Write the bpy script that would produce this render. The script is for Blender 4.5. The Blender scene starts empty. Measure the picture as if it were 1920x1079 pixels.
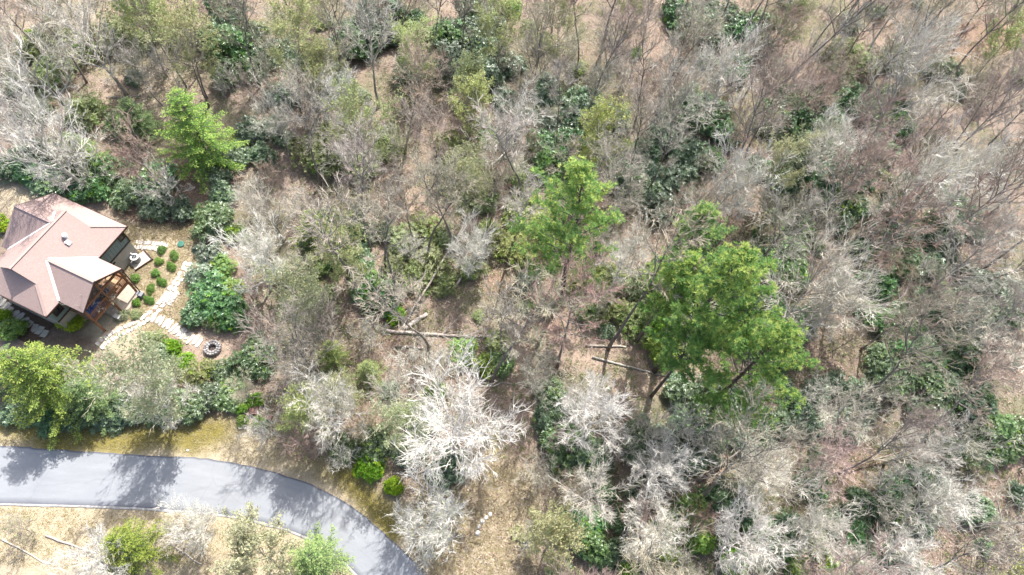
import bpy, math, random
import numpy as np
from mathutils import Matrix, Vector

S = bpy.context.scene
C = S.collection
R = math.radians

# ------------------------------------------------------------------ camera
W, HH, F, H = 1920.0, 1079.0, 1280.0, 65.0
NADIR = (860.0, 1230.0)
_n = np.array([NADIR[0] - W / 2, NADIR[1] - HH / 2, F]); _n /= np.linalg.norm(_n)
_y = np.array([0, 0, 1.0]) - _n * _n[2]; _y /= np.linalg.norm(_y)
_z = -_n
_x = np.cross(_y, _z)
MC = np.array([_x, _y, _z])                      # camera vector (right, down, forward) -> world
cam_data = bpy.data.cameras.new('camera')
cam = bpy.data.objects.new('camera', cam_data); C.objects.link(cam)
mw = Matrix.Identity(4)
for i in range(3):
    mw[i][0] = MC[i, 0]; mw[i][1] = -MC[i, 1]; mw[i][2] = -MC[i, 2]
mw[2][3] = H
cam.matrix_world = mw
cam_data.sensor_width = 36; cam_data.lens = 36 * F / W
cam_data.clip_start = 0.5; cam_data.clip_end = 2000
S.camera = cam

# ------------------------------------------------------------------ light
SUN_AZ = math.atan2(0.24, 1.0)                   # from +Y towards +X
SUN_EL = R(54)
world = bpy.data.worlds.new('World'); S.world = world; world.use_nodes = True
wn = world.node_tree
bg = wn.nodes['Background']
sky = wn.nodes.new('ShaderNodeTexSky'); sky.sky_type = 'NISHITA'; sky.sun_disc = False
sky.sun_elevation = SUN_EL; sky.sun_rotation = SUN_AZ
sky.air_density = 1.0; sky.dust_density = 4.0
wn.links.new(sky.outputs[0], bg.inputs[0]); bg.inputs[1].default_value = 0.15
sd = bpy.data.lights.new('sun', 'SUN'); sd.energy = 4.4; sd.angle = R(0.6); sd.color = (1.0, 0.965, 0.92)
sun = bpy.data.objects.new('sun', sd); C.objects.link(sun)
_sv = Vector((math.sin(SUN_AZ) * math.cos(SUN_EL), math.cos(SUN_AZ) * math.cos(SUN_EL), math.sin(SUN_EL)))
sun.rotation_euler = _sv.to_track_quat('Z', 'Y').to_euler()
S.view_settings.view_transform = 'Standard'; S.view_settings.look = 'None'
S.view_settings.gamma = 1.0; S.view_settings.use_curve_mapping = False
S.view_settings.exposure = 1.08

# ------------------------------------------------------------------ terrain and pixel helpers
def sstep(a, b, x):
    t = np.clip((x - a) / (b - a), 0, 1); return t * t * (3 - 2 * t)

def terr(x, y):
    x = np.asarray(x, float); y = np.asarray(y, float)
    m = sstep(0, 16, np.maximum(x - 3, y - 46))
    h = 1.1 * np.sin(x / 11 + .5) * np.cos(y / 13) + .5 * np.sin(x / 5.1 + y / 7.3 + 1)
    return m * h - 0.05

def gz(x, y): return float(terr(x, y))

def unp(px, py, z=0.0):
    d = MC @ np.array([px - W / 2, py - HH / 2, F]); t = (z - H) / d[2]
    return (d[0] * t, d[1] * t, z)

def ground(px, py, above=0.0):
    z = above
    for _ in range(6):
        p = unp(px, py, z); z = gz(p[0], p[1]) + above
    return p

def proj(x, y, z):
    c = MC.T @ np.array([x, y, z - H]); return c[0] / c[2] * F + W / 2, c[1] / c[2] * F + HH / 2

def mpp(px, py):                                  # metres per photo pixel there
    a = ground(px, py); return math.dist(a, (0, 0, H)) / math.hypot(F, px - W / 2, py - HH / 2)

def in_poly(x, y, poly):
    c = False; n = len(poly); j = n - 1
    for i in range(n):
        xi, yi = poly[i]; xj, yj = poly[j]
        if (yi > y) != (yj > y) and x < (xj - xi) * (y - yi) / (yj - yi) + xi: c = not c
        j = i
    return c

# ------------------------------------------------------------------ mesh helpers
class MB:
    def __init__(s): s.v = []; s.f = []; s.m = []; s.n = 0
    def add(s, verts, faces, mat=0):
        o = s.n
        s.v.extend(verts); s.n += len(verts)
        for f in faces: s.f.append(tuple(i + o for i in f)); s.m.append(mat)
    def box(s, c, d, rz=0.0, mat=0, tilt=0.0):
        cx, cy, cz = c; dx, dy, dz = d[0] / 2, d[1] / 2, d[2] / 2
        ca, sa = math.cos(rz), math.sin(rz); vs = []
        for k in (-1, 1):
            for x, y in ((-dx, -dy), (dx, -dy), (dx, dy), (-dx, dy)):
                vs.append((cx + x * ca - y * sa, cy + x * sa + y * ca, cz + k * dz + x * tilt))
        s.add(vs, [(3, 2, 1, 0), (4, 5, 6, 7), (0, 1, 5, 4), (1, 2, 6, 5), (2, 3, 7, 6), (3, 0, 4, 7)], mat)
    def tube(s, pts, rad, k=6, mat=0, cap=True):
        o = s.n; n = len(pts); vs = []
        px, py, pz = pts[0]; qx, qy, qz = pts[-1]
        dx, dy, dz = qx - px, qy - py, qz - pz
        L = math.sqrt(dx * dx + dy * dy + dz * dz) or 1; dx /= L; dy /= L; dz /= L
        if abs(dz) < .9: ux, uy, uz = dy, -dx, 0.0
        else: ux, uy, uz = 0.0, dz, -dy
        l = math.sqrt(ux * ux + uy * uy + uz * uz); ux /= l; uy /= l; uz /= l
        wx, wy, wz = dy * uz - dz * uy, dz * ux - dx * uz, dx * uy - dy * ux
        for (x, y, z), r in zip(pts, rad):
            for i in range(k):
                a = 2 * math.pi * i / k; c, q = math.cos(a) * r, math.sin(a) * r
                vs.append((x + ux * c + wx * q, y + uy * c + wy * q, z + uz * c + wz * q))
        s.v.extend(vs); s.n += len(vs)
        for j in range(n - 1):
            for i in range(k):
                a = o + j * k + i; b = o + j * k + (i + 1) % k
                s.f.append((a, b, b + k, a + k)); s.m.append(mat)
        if cap:
            s.f.append(tuple(o + (n - 1) * k + i for i in range(k))); s.m.append(mat)
            s.f.append(tuple(o + k - 1 - i for i in range(k))); s.m.append(mat)
    def spike(s, p, q, r, mat=0):
        o = s.n
        dx, dy, dz = q[0] - p[0], q[1] - p[1], q[2] - p[2]
        if abs(dx) + abs(dy) > .01: ux, uy, uz = dy, -dx, 0.0
        else: ux, uy, uz = 1.0, 0.0, 0.0
        l = math.sqrt(ux * ux + uy * uy); ux *= r / l; uy *= r / l
        h = r * .9
        s.v.extend([(p[0] + ux, p[1] + uy, p[2]), (p[0] - ux, p[1] - uy, p[2]), (p[0], p[1], p[2] + h), q]); s.n += 4
        s.f.extend([(o, o + 1, o + 3), (o + 1, o + 2, o + 3), (o + 2, o, o + 3)]); s.m.extend([mat] * 3)
    def leaf(s, p, d, up, L, w, mat=0):
        # rhombic leaf from p along unit d; 'up' any vector not parallel
        o = s.n
        sx, sy, sz = d[1] * up[2] - d[2] * up[1], d[2] * up[0] - d[0] * up[2], d[0] * up[1] - d[1] * up[0]
        l = math.sqrt(sx * sx + sy * sy + sz * sz) or 1; sx *= w / l; sy *= w / l; sz *= w / l
        mx, my, mz = p[0] + d[0] * L * .5, p[1] + d[1] * L * .5, p[2] + d[2] * L * .5
        s.v.extend([p, (mx + sx, my + sy, mz + sz), (p[0] + d[0] * L, p[1] + d[1] * L, p[2] + d[2] * L - .06 * L), (mx - sx, my - sy, mz - sz)]); s.n += 4
        s.f.append((o, o + 1, o + 2, o + 3)); s.m.append(mat)
    def mesh(s, name, mats, smooth=False):
        me = bpy.data.meshes.new(name)
        me.from_pydata(s.v, [], s.f)
        for m in mats: me.materials.append(m)
        me.polygons.foreach_set('material_index', np.array(s.m, dtype=np.int32))
        if smooth: me.polygons.foreach_set('use_smooth', np.ones(len(s.f), dtype=bool))
        me.update(); return me
    def build(s, name, mats, parent=None, smooth=False):
        if not isinstance(mats, (list, tuple)): mats = [mats]
        return put(name, s.mesh(name, mats, smooth), parent)

def put(name, me, parent=None):
    o = bpy.data.objects.new(name, me); C.objects.link(o)
    if parent is not None: o.parent = parent
    return o

def empty(name, loc=(0, 0, 0), rz=0.0, sc=1.0):
    o = bpy.data.objects.new(name, None); C.objects.link(o)
    o.location = loc; o.rotation_euler = (0, 0, rz); o.scale = (sc, sc, sc) if not isinstance(sc, tuple) else sc
    o.empty_display_size = .2
    return o

def tag(o, label, cat, group=None):
    o['label'] = label; o['category'] = cat
    if group: o['group'] = group
    return o

# ------------------------------------------------------------------ materials
MATS = {}
def new_mat(name):
    m = bpy.data.materials.new(name); m.use_nodes = True; MATS[name] = m
    nt = m.node_tree; return m, nt, nt.nodes['Principled BSDF']

def nd(nt, kind, **kw):
    n = nt.nodes.new(kind)
    for k, v in kw.items(): setattr(n, k, v)
    return n

def ramp(nt, fac, stops):
    r = nd(nt, 'ShaderNodeValToRGB'); e = r.color_ramp.elements
    while len(e) < len(stops): e.new(0.5)
    for el, (p, c) in zip(e, stops): el.position = p; el.color = (*c, 1)
    nt.links.new(fac, r.inputs[0]); return r.outputs[0]

def noise(nt, scale, detail=4, rough=.6, coord=None, dist=0.0):
    t = nd(nt, 'ShaderNodeTexNoise'); t.inputs['Scale'].default_value = scale
    t.inputs['Detail'].default_value = detail; t.inputs['Roughness'].default_value = rough
    t.inputs['Distortion'].default_value = dist
    if coord is None:
        coord = nd(nt, 'ShaderNodeTexCoord').outputs['Object']
    nt.links.new(coord, t.inputs['Vector']); return t.outputs['Fac']

def mixc(nt, fac, a, b, mode='MIX'):
    n = nd(nt, 'ShaderNodeMix', data_type='RGBA', blend_type=mode)
    for sock, v in ((n.inputs[0], fac), (n.inputs[6], a), (n.inputs[7], b)):
        if hasattr(v, 'is_linked') or hasattr(v, 'links'): nt.links.new(v, sock)
        else: sock.default_value = v if isinstance(v, (int, float)) else (*v, 1)
    return n.outputs[2]

def mathn(nt, op, a, b=None, clamp=False):
    n = nd(nt, 'ShaderNodeMath', operation=op, use_clamp=clamp)
    for sock, v in ((n.inputs[0], a), (n.inputs[1], b)):
        if v is None: continue
        if hasattr(v, 'links'): nt.links.new(v, sock)
        else: sock.default_value = v
    return n.outputs[0]

def vary(nt, col, val=.35, hue=.03, sat=.3):
    """per-object variation of a colour"""
    oi = nd(nt, 'ShaderNodeObjectInfo'); h = nd(nt, 'ShaderNodeHueSaturation')
    wn_ = nd(nt, 'ShaderNodeTexWhiteNoise', noise_dimensions='1D'); nt.links.new(oi.outputs['Random'], wn_.inputs['W'])
    sp = nd(nt, 'ShaderNodeSeparateColor'); nt.links.new(wn_.outputs['Color'], sp.inputs[0])
    nt.links.new(mathn(nt, 'MULTIPLY_ADD', sp.outputs[0], hue * 2), h.inputs['Hue'])
    h.inputs['Hue'].links[0].from_node.inputs[2].default_value = .5 - hue
    nt.links.new(mathn(nt, 'MULTIPLY_ADD', sp.outputs[1], sat * 2), h.inputs['Saturation'])
    h.inputs['Saturation'].links[0].from_node.inputs[2].default_value = 1 - sat
    nt.links.new(mathn(nt, 'MULTIPLY_ADD', sp.outputs[2], val * 2), h.inputs['Value'])
    h.inputs['Value'].links[0].from_node.inputs[2].default_value = 1 - val
    nt.links.new(col, h.inputs['Color']); return h.outputs[0]

def bump(nt, b, height, strength=.5, dist=.05):
    n = nd(nt, 'ShaderNodeBump'); n.inputs['Strength'].default_value = strength; n.inputs['Distance'].default_value = dist
    nt.links.new(height, n.inputs['Height']); nt.links.new(n.outputs[0], b.inputs['Normal'])

def plain(name, a, b2=None, scale=6, rough=.85, spec=.2, bmp=0.0, metal=0.0, var=0.0, detail=5):
    m, nt, b = new_mat(name)
    b2 = b2 or tuple(c * .8 for c in a)
    f = noise(nt, scale, detail)
    c = ramp(nt, f, [(.32, b2), (.68, a)])
    if var: c = vary(nt, c, var, .01, .1)
    nt.links.new(c, b.inputs['Base Color'])
    b.inputs['Roughness'].default_value = rough; b.inputs['Specular IOR Level'].default_value = spec
    b.inputs['Metallic'].default_value = metal
    if bmp: bump(nt, b, f, bmp, .03)
    return m

def leafy(name, cols, trans=.3, rough=.5, spec=.35, val=.25, hue=.02, sat=.2):
    """leaf colour differs leaf by leaf (random per island) and plant by plant"""
    m, nt, b = new_mat(name)
    g = nd(nt, 'ShaderNodeNewGeometry')
    n = len(cols)
    c = ramp(nt, g.outputs['Random Per Island'], [((i + .5) / n, cc) for i, cc in enumerate(cols)])
    c = vary(nt, c, val, hue, sat)
    nt.links.new(c, b.inputs['Base Color']); b.inputs['Roughness'].default_value = rough
    b.inputs['Specular IOR Level'].default_value = spec
    t = nd(nt, 'ShaderNodeBsdfTranslucent'); nt.links.new(c, t.inputs[0])
    mx = nd(nt, 'ShaderNodeMixShader'); mx.inputs[0].default_value = trans
    nt.links.new(b.outputs[0], mx.inputs[1]); nt.links.new(t.outputs[0], mx.inputs[2])
    nt.links.new(mx.outputs[0], nt.nodes['Material Output'].inputs[0])
    return m

def barky(name, a, b2, scale=3.0, val=.2, hue=.015, sat=.25, rough=.85):
    m, nt, b = new_mat(name)
    c = ramp(nt, noise(nt, scale, 3), [(.35, b2), (.65, a)])
    nt.links.new(vary(nt, c, val, hue, sat), b.inputs['Base Color'])
    b.inputs['Roughness'].default_value = rough; b.inputs['Specular IOR Level'].default_value = .15
    return m

# ------------------------------------------------------------------ road outline (photo pixels on the ground)
UP = [(0, 836), (100, 843), (250, 853), (400, 860), (500, 880), (580, 905), (660, 945), (720, 1000), (770, 1045), (805, 1079)]
LO = [(0, 944), (100, 946), (250, 951), (380, 960), (450, 968), (520, 985), (590, 1010), (640, 1042), (672, 1079)]
def resample(pts, n):
    p = np.array(pts, float); d = np.r_[0, np.cumsum(np.linalg.norm(np.diff(p, axis=0), axis=1))]
    t = np.linspace(0, d[-1], n)
    q = np.stack([np.interp(t, d, p[:, i]) for i in range(p.shape[1])], 1)
    for _ in range(int(n / 9)):
        q[1:-1] = (q[:-2] + 2 * q[1:-1] + q[2:]) / 4
    return q
def road_edge_line(px):
    g = [ground(*p)[:2] for p in px]
    a, b = np.array(g[0]), np.array(g[1]); g = [tuple(a + (a - b) / np.linalg.norm(a - b) * 40)] + g
    a, b = np.array(g[-1]), np.array(g[-2]); g = g + [tuple(a + (a - b) / np.linalg.norm(a - b) * 25)]
    return resample(g, 160)
RU, RL = road_edge_line(UP), road_edge_line(LO)

def dist_line(X, Y, line):
    """distance of points to a polyline"""
    d = np.full(X.shape, 1e9)
    for (ax, ay), (bx, by) in zip(line[:-1], line[1:]):
        vx, vy = bx - ax, by - ay; L2 = vx * vx + vy * vy + 1e-9
        t = np.clip(((X - ax) * vx + (Y - ay) * vy) / L2, 0, 1)
        d = np.minimum(d, np.hypot(X - ax - t * vx, Y - ay - t * vy))
    return d
RM = (RU + RL) / 2
def gpts(px): return [ground(*p)[:2] for p in px]

# ------------------------------------------------------------------ the ground sheet
def axis(lo, hi, step, far):
    a = np.arange(lo, hi + step / 2, step)
    out = [hi]; s = step
    ext = []
    v = hi
    while v < far: s *= 1.5; v += s; ext.append(v)
    low = []; v = lo; s = step
    while v > -far: s *= 1.5; v -= s; low.append(v)
    return np.r_[low[::-1], a, ext]
gx, gy = axis(-75, 80, .5, 420), axis(-4, 104, .5, 420)
X, Y = np.meshgrid(gx, gy)
rng = np.random.default_rng(4)
Z = terr(X, Y)
rough = rng.normal(0, .022, X.shape) * sstep(5, 9, dist_line(X, Y, RM[::4]))
Z = Z + rough
me = bpy.data.meshes.new('ground')
nx, ny = len(gx), len(gy)
idx = np.arange(nx * ny).reshape(ny, nx)
quads = np.stack([idx[:-1, :-1], idx[:-1, 1:], idx[1:, 1:], idx[1:, :-1]], -1).reshape(-1, 4)
me.from_pydata(np.stack([X, Y, Z], -1).reshape(-1, 3).tolist(), [], quads.tolist())
def zone(name, vals):
    a = me.attributes.new(name, 'FLOAT', 'POINT'); a.data.foreach_set('value', np.clip(vals, 0, 1).astype(np.float32).ravel())
def wave(s1, s2, p): return np.sin(X * s1 + 1.7 * np.sin(Y * s2 + p) + p) * .6 + np.sin(Y * s2 * 1.9 - X * s1 * .8 + 2 * p) * .5 + np.sin(X * 2.3 * s1 + Y * 1.9 * s2 + 3 * p) * .35
XW = X + wave(.42, .37, 1.1) * 1.1; YW = Y + wave(.39, .44, 2.9) * 1.1
def strip(px, w0, w1):
    k = min(1.0, w1 / 3); return 1 - sstep(w0 * .6, w1 * 1.15, dist_line(X + (XW - X) * k, Y + (YW - Y) * k, gpts(px)))
def blob(px, py, r0, r1):
    g = ground(px, py); k = min(1.6, r1 / 3); return 1 - sstep(r0 * .5, r1 * 1.15, np.hypot(X + (XW - X) * k - g[0], Y + (YW - Y) * k - g[1]))
mx = lambda *a: np.maximum.reduce(a)
dry = mx(1 - sstep(2.6, 6.2, dist_line(X + (XW - X) * .7, Y + (YW - Y) * .7, RM[::3])), strip([(-60, 1010), (200, 1010), (420, 1010), (560, 1060)], 2.5, 5),
         strip([(420, 830), (520, 830), (560, 850)], 1.2, 3), strip([(250, 425), (340, 470), (300, 540), (270, 590), (230, 620)], 2.0, 4),
         strip([(890, 1079), (850, 1000), (930, 900)], 2.2, 4.5), blob(30, 365, 1.5, 3.5), strip([(985, 905), (1000, 990), (960, 1070)], 1.0, 3),
         .6 * blob(290, 190, 3, 7), .5 * blob(150, 60, 4, 9))
moss = mx(strip([(-60, 800), (60, 806), (150, 815), (260, 822), (400, 818)], .7, 2.2), strip([(640, 880), (670, 900), (700, 930), (735, 985)], .5, 1.6),
          .6 * strip([(560, 860), (620, 885)], .4, 1.4), .35 * strip([(930, 800), (945, 900)], .3, 1.5))
dirt = mx(strip([(985, 740), (975, 800), (955, 880), (900, 960), (870, 1040), (860, 1100)], .8, 2.2), blob(405, 655, 1.6, 3.2), blob(1100, 640, 1, 3),
          strip([(985, 600), (980, 680)], .8, 2.4), strip([(350, 500), (290, 590), (200, 640)], .3, 1.2), strip([(745, 350), (790, 430)], 1, 2.8),
          .7 * blob(1180, 740, 1.5, 3.5), .6 * blob(560, 240, 2, 5))
orange = mx(blob(350, 350, 1.5, 3.5), blob(1000, 610, 1, 3), .8 * blob(740, 590, 2, 4), blob(1345, 905, 1, 2.5), blob(520, 160, 1, 3.5), .7 * blob(1840, 60, 4, 9),
            .8 * blob(940, 530, 1, 3), .7 * blob(750, 350, 1, 3), .6 * blob(1580, 870, 2, 4))
green = mx(.9 * blob(850, 130, 3, 8), .8 * blob(1090, 190, 4, 9), .7 * blob(1230, 300, 3, 7), .9 * blob(1500, 230, 3, 7), .8 * blob(1750, 650, 5, 10),
           .6 * blob(480, 260, 2, 5), .6 * blob(1230, 830, 3, 6), .5 * blob(1450, 1000, 5, 12))
green = mx(green, .5 * sstep(-.2, .9, wave(.23, .19, .7) + .5 * wave(.61, .53, 2.2)))
mulch = mx(blob(115, 605, 1.5, 3.0), strip([(240, 400), (300, 420), (350, 430)], .6, 2.0), .8 * strip([(150, 640), (100, 630)], .6, 2), .6 * blob(300, 370, 1, 3))
for n_, v_ in (('mulch', mulch), ('dry', dry), ('moss', moss), ('dirt', dirt), ('orange', orange), ('green', green)): zone(n_, v_)
me.polygons.foreach_set('use_smooth', np.ones(len(quads), dtype=bool))

m, nt, b = new_mat('ground')
co = nd(nt, 'ShaderNodeTexCoord').outputs['Object']
big = noise(nt, .16, 5, .65, co); mid = noise(nt, 1.3, 6, .7, co); fine = noise(nt, 9, 5, .75, co); edge = noise(nt, .9, 6, .7, co)
def att(nm):
    a = nd(nt, 'ShaderNodeAttribute', attribute_name=nm).outputs['Fac']
    e = mathn(nt, 'MULTIPLY_ADD', edge, 1.5); e.node.inputs[2].default_value = -.75
    s = mathn(nt, 'ADD', a, mathn(nt, 'MULTIPLY', e, mathn(nt, 'MULTIPLY', mathn(nt, 'MULTIPLY', a, mathn(nt, 'SUBTRACT', 1.0, a)), 4.0)), True)
    return s
litter = ramp(nt, fine, [(.25, (.10, .078, .06)), (.45, (.205, .163, .13)), (.6, (.31, .25, .205)), (.78, (.44, .37, .3))])
l2 = ramp(nt, mid, [(.3, (.13, .1, .075)), (.5, (.25, .195, .155)), (.72, (.35, .29, .24))])
litter = mixc(nt, .5, litter, l2)
litter = mixc(nt, ramp(nt, big, [(.4, (0, 0, 0)), (.62, (1, 1, 1))]), litter, mixc(nt, .5, litter, (.29, .21, .165)))
c = mixc(nt, att('green'), litter, ramp(nt, fine, [(.3, (.05, .07, .03)), (.55, (.13, .15, .075)), (.75, (.27, .23, .16))]))
c = mixc(nt, att('orange'), c, ramp(nt, fine, [(.28, (.13, .08, .055)), (.5, (.27, .18, .13)), (.72, (.41, .305, .235))]))
c = mixc(nt, att('dirt'), c, ramp(nt, mixc(nt, .5, fine, mid), [(.3, (.21, .15, .11)), (.5, (.34, .26, .2)), (.7, (.47, .385, .31))]))
c = mixc(nt, att('dry'), c, ramp(nt, mixc(nt, .45, fine, mid), [(.3, (.24, .185, .115)), (.48, (.39, .325, .225)), (.68, (.52, .455, .34))]))
c = mixc(nt, att('moss'), c, ramp(nt, mixc(nt, .5, fine, mid), [(.3, (.115, .10, .03)), (.55, (.22, .185, .055)), (.75, (.36, .3, .11))]))
c = mixc(nt, att('mulch'), c, ramp(nt, fine, [(.3, (.07, .048, .036)), (.55, (.13, .092, .07)), (.75, (.22, .165, .13))]))
nt.links.new(c, b.inputs['Base Color']); b.inputs['Roughness'].default_value = .95; b.inputs['Specular IOR Level'].default_value = .1
bump(nt, b, fine, .9, .12)
me.materials.append(m)
g_ = put('ground', me); g_['kind'] = 'structure'

# ------------------------------------------------------------------ road
m, nt, b = new_mat('asphalt')
uv = nd(nt, 'ShaderNodeUVMap').outputs[0]
mp = nd(nt, 'ShaderNodeMapping'); mp.inputs['Scale'].default_value = (.35, 6, 1); nt.links.new(uv, mp.inputs[0])
streak = noise(nt, 1.0, 5, .65, mp.outputs[0]); agg = noise(nt, 22, 3, .7); pat = noise(nt, .35, 4)
c = ramp(nt, streak, [(.3, (.19, .202, .217)), (.55, (.232, .244, .26)), (.75, (.278, .29, .303))])
c = mixc(nt, .35, c, ramp(nt, agg, [(.3, (.165, .175, .19)), (.7, (.3, .31, .322))]))
sepx = nd(nt, 'ShaderNodeSeparateXYZ'); nt.links.new(uv, sepx.inputs[0])
edgef = ramp(nt, sepx.outputs[1], [(0, (1, 1, 1)), (.03, (.7, .7, .7)), (.12, (0, 0, 0)), (.955, (0, 0, 0)), (.985, (1, 1, 1))])
c = mixc(nt, mathn(nt, 'MULTIPLY', edgef, mathn(nt, 'MULTIPLY_ADD', pat, .9)), c, (.105, .112, .13))
# sealed crack lines
cr = nd(nt, 'ShaderNodeTexVoronoi', feature='DISTANCE_TO_EDGE'); cr.inputs['Scale'].default_value = .16
dco = nd(nt, 'ShaderNodeVectorMath', operation='ADD'); nz = nd(nt, 'ShaderNodeTexNoise'); nz.inputs['Scale'].default_value = .8; nz.inputs['Detail'].default_value = 4
tc2 = nd(nt, 'ShaderNodeTexCoord').outputs['Object']; nt.links.new(tc2, nz.inputs[0]); nt.links.new(tc2, dco.inputs[0]); nt.links.new(nz.outputs['Color'], dco.inputs[1]); nt.links.new(dco.outputs[0], cr.inputs['Vector'])
c = mixc(nt, ramp(nt, cr.outputs['Distance'], [(.004, (.2, .2, .2)), (.012, (0, 0, 0))]), c, (.15, .155, .17))
nt.links.new(c, b.inputs['Base Color']); b.inputs['Roughness'].default_value = .8; b.inputs['Specular IOR Level'].default_value = .3
bump(nt, b, agg, .4, .01)

def ribbon(name, A, Bv, z, mat, nacross=1, crown=0.0):
    n = len(A); vs = []; fs = []
    for i in range(n):
        for j in range(nacross + 1):
            t = j / nacross; p = A[i] * (1 - t) + Bv[i] * t
            vs.append((p[0], p[1], z + crown * (1 - (2 * t - 1) ** 2)))
    k = nacross + 1
    for i in range(n - 1):
        for j in range(nacross): fs.append((i * k + j, (i + 1) * k + j, (i + 1) * k + j + 1, i * k + j + 1))
    base = len(vs)
    for i in range(n): vs.append((*A[i], -.12)); vs.append((*Bv[i], -.12))
    for i in range(n - 1):
        fs.append((base + 2 * i, base + 2 * i + 2, (i + 1) * k, i * k)); fs.append((i * k + nacross, (i + 1) * k + nacross, base + 2 * i + 3, base + 2 * i + 1))
    me = bpy.data.meshes.new(name); me.from_pydata(vs, [], fs); me.materials.append(mat)
    L = np.r_[0, np.cumsum(np.linalg.norm(np.diff((A + Bv) / 2, axis=0), axis=1))]
    u = me.uv_layers.new()
    for lp in me.loops:
        vi = lp.vertex_index
        if vi < base: u.data[lp.index].uv = (L[vi // k], (vi % k) / nacross)
        else: u.data[lp.index].uv = (L[(vi - base) // 2], float((vi - base) % 2))
    me.update(); me.flip_normals() if me.polygons[0].normal.z < 0 else None
    return put(name, me)
wob = rng.normal(0, .035, RU.shape)
o = ribbon('road', RL, RU + wob, .0, m, 6, .05); o['kind'] = 'structure'
dirv = np.gradient(RL, axis=0); nrm = np.stack([dirv[:, 1], -dirv[:, 0]], 1); nrm /= np.linalg.norm(nrm, axis=1)[:, None]
mid_ = RM - RL; sgn = np.sign((nrm * mid_).sum(1))[:, None]; nrm = -nrm * sgn
gutter = plain('pale_concrete', (.38, .375, .37), (.25, .245, .24), 2.5)
o = ribbon('road_edge', RL + nrm * .2 + rng.normal(0, .03, RL.shape), RL + nrm * .012, .015, gutter, 2, .02); o['kind'] = 'structure'

# ------------------------------------------------------------------ house
M_sh, nt, b = new_mat('roof_shingle')
gcoord = nd(nt, 'ShaderNodeTexCoord').outputs['Object']
sp = nd(nt, 'ShaderNodeSeparateXYZ'); nt.links.new(gcoord, sp.inputs[0])
row = mathn(nt, 'FRACT', mathn(nt, 'MULTIPLY', sp.outputs[2], 12.5))
blot = noise(nt, .7, 5, .6, gcoord); spk = noise(nt, 7, 4, .7, gcoord)
c = ramp(nt, spk, [(.3, (.30, .218, .195)), (.55, (.365, .272, .245)), (.75, (.42, .325, .293))])
c = mixc(nt, ramp(nt, blot, [(.35, (.5, .5, .5)), (.65, (0, 0, 0))]), c, (.325, .24, .212))
c = mixc(nt, ramp(nt, row, [(0, (.45, .45, .45)), (.2, (0, 0, 0))]), c, (.16, .115, .1))
nt.links.new(c, b.inputs['Base Color']); b.inputs['Roughness'].default_value = .9; b.inputs['Specular IOR Level'].default_value = .25
bump(nt, b, row, .35, .02)
M_flash = plain('metal_flashing', (.72, .70, .68), (.6, .58, .57), 8, .45, .5)
M_green = plain('green_siding', (.22, .27, .255), (.175, .22, .21), 4, .7)
M_found = plain('grey_stucco', (.38, .355, .31), (.31, .29, .25), 3, .9)
M_trim = plain('brown_trim', (.075, .045, .035), (.05, .03, .025), 6, .6)
M_wood = plain('stained_wood', (.26, .12, .06), (.16, .07, .04), 7, .65)
M_wood2 = plain('weathered_decking', (.36, .235, .15), (.25, .16, .1), 6, .75, var=.2)
M_glass, nt, b = new_mat('dark_window_glass'); b.inputs['Base Color'].default_value = (.02, .022, .025, 1); b.inputs['Roughness'].default_value = .08
M_tarp, nt, b = new_mat('blue_tarp')
f_ = noise(nt, 2.2, 5, .6)
nt.links.new(ramp(nt, f_, [(.3, (.035, .05, .14)), (.6, (.075, .1, .23)), (.8, (.2, .23, .36))]), b.inputs['Base Color']); b.inputs['Roughness'].default_value = .4
M_white = plain('white_metal', (.75, .75, .74), (.62, .62, .62), 5, .4, .4)
M_greymetal = plain('grey_metal', (.23, .245, .26), (.16, .17, .185), 9, .45, .5)
M_dark = plain('black_plastic', (.02, .025, .025), None, 4, .5)

A_ = Vector((.9566, -.2914, 0)); B_ = Vector((-.2914, -.9566, 0)); E_ = Vector((-39.355, 33.442, 0))
ang = math.atan2(A_.y, A_.x)
# house frame: local x = a (towards the garden), local y = -b
house = empty('house', tuple(E_), ang)
tag(house, 'house with brown shingled hip and gable roof and green siding', 'house')
def P(a, b_, z): return (a, -b_, z)
s_, ze = .66, 4.8
zr = ze + s_ * 4.1
def plane_part(name, pts, mat=M_sh, th=.16, parent=house):
    me = bpy.data.meshes.new(name); me.from_pydata([P(*p) for p in pts], [], [tuple(range(len(pts)))]); me.materials.append(mat); me.update()
    if me.polygons[0].normal.z < 0: me.flip_normals(); me.update()
    o = put(name, me, parent); md = o.modifiers.new('thickness', 'SOLIDIFY'); md.thickness = th; md.offset = -1
    return o
zR = lambda a: ze + s_ * (-a)          # right slope
zL = lambda a: ze + s_ * (8.2 + a)     # left slope
zT = lambda b_: ze + s_ * b_           # top hip
zB = lambda b_: ze + s_ * (11.3 - b_)  # bottom hip
rs = plane_part('roof_slope', [(0, 0, ze), (-2.05, 2.05, zR(-2.05)), (-4.1, 2.05, zr), (-4.1, 9.25, zr), (-2.05, 9.25, zR(-2.05)), (0, 11.3, ze), (0, 9.53, ze), (-2.68, 6.85, zR(-2.68)), (0, 4.17, ze)])
plane_part('roof_slope', [(-.01, 0, ze), (-9, 0, ze), (-9, 3.6, zT(3.6)), (-4.6, 3.6, zT(3.6)), (-6.15, 2.05, zT(2.05)), (-5.75, 2.42, zT(2.42) - .03), (-2.45, 2.42, zT(2.42) - .03), (-2.05, 2.05, zT(2.05))])
plane_part('roof_slope', [(-9, 3.61, zT(3.6)), (-4.6, 3.61, zT(3.6)), (-8.2, 7.2, ze), (-9, 7.2, ze)])
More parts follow.
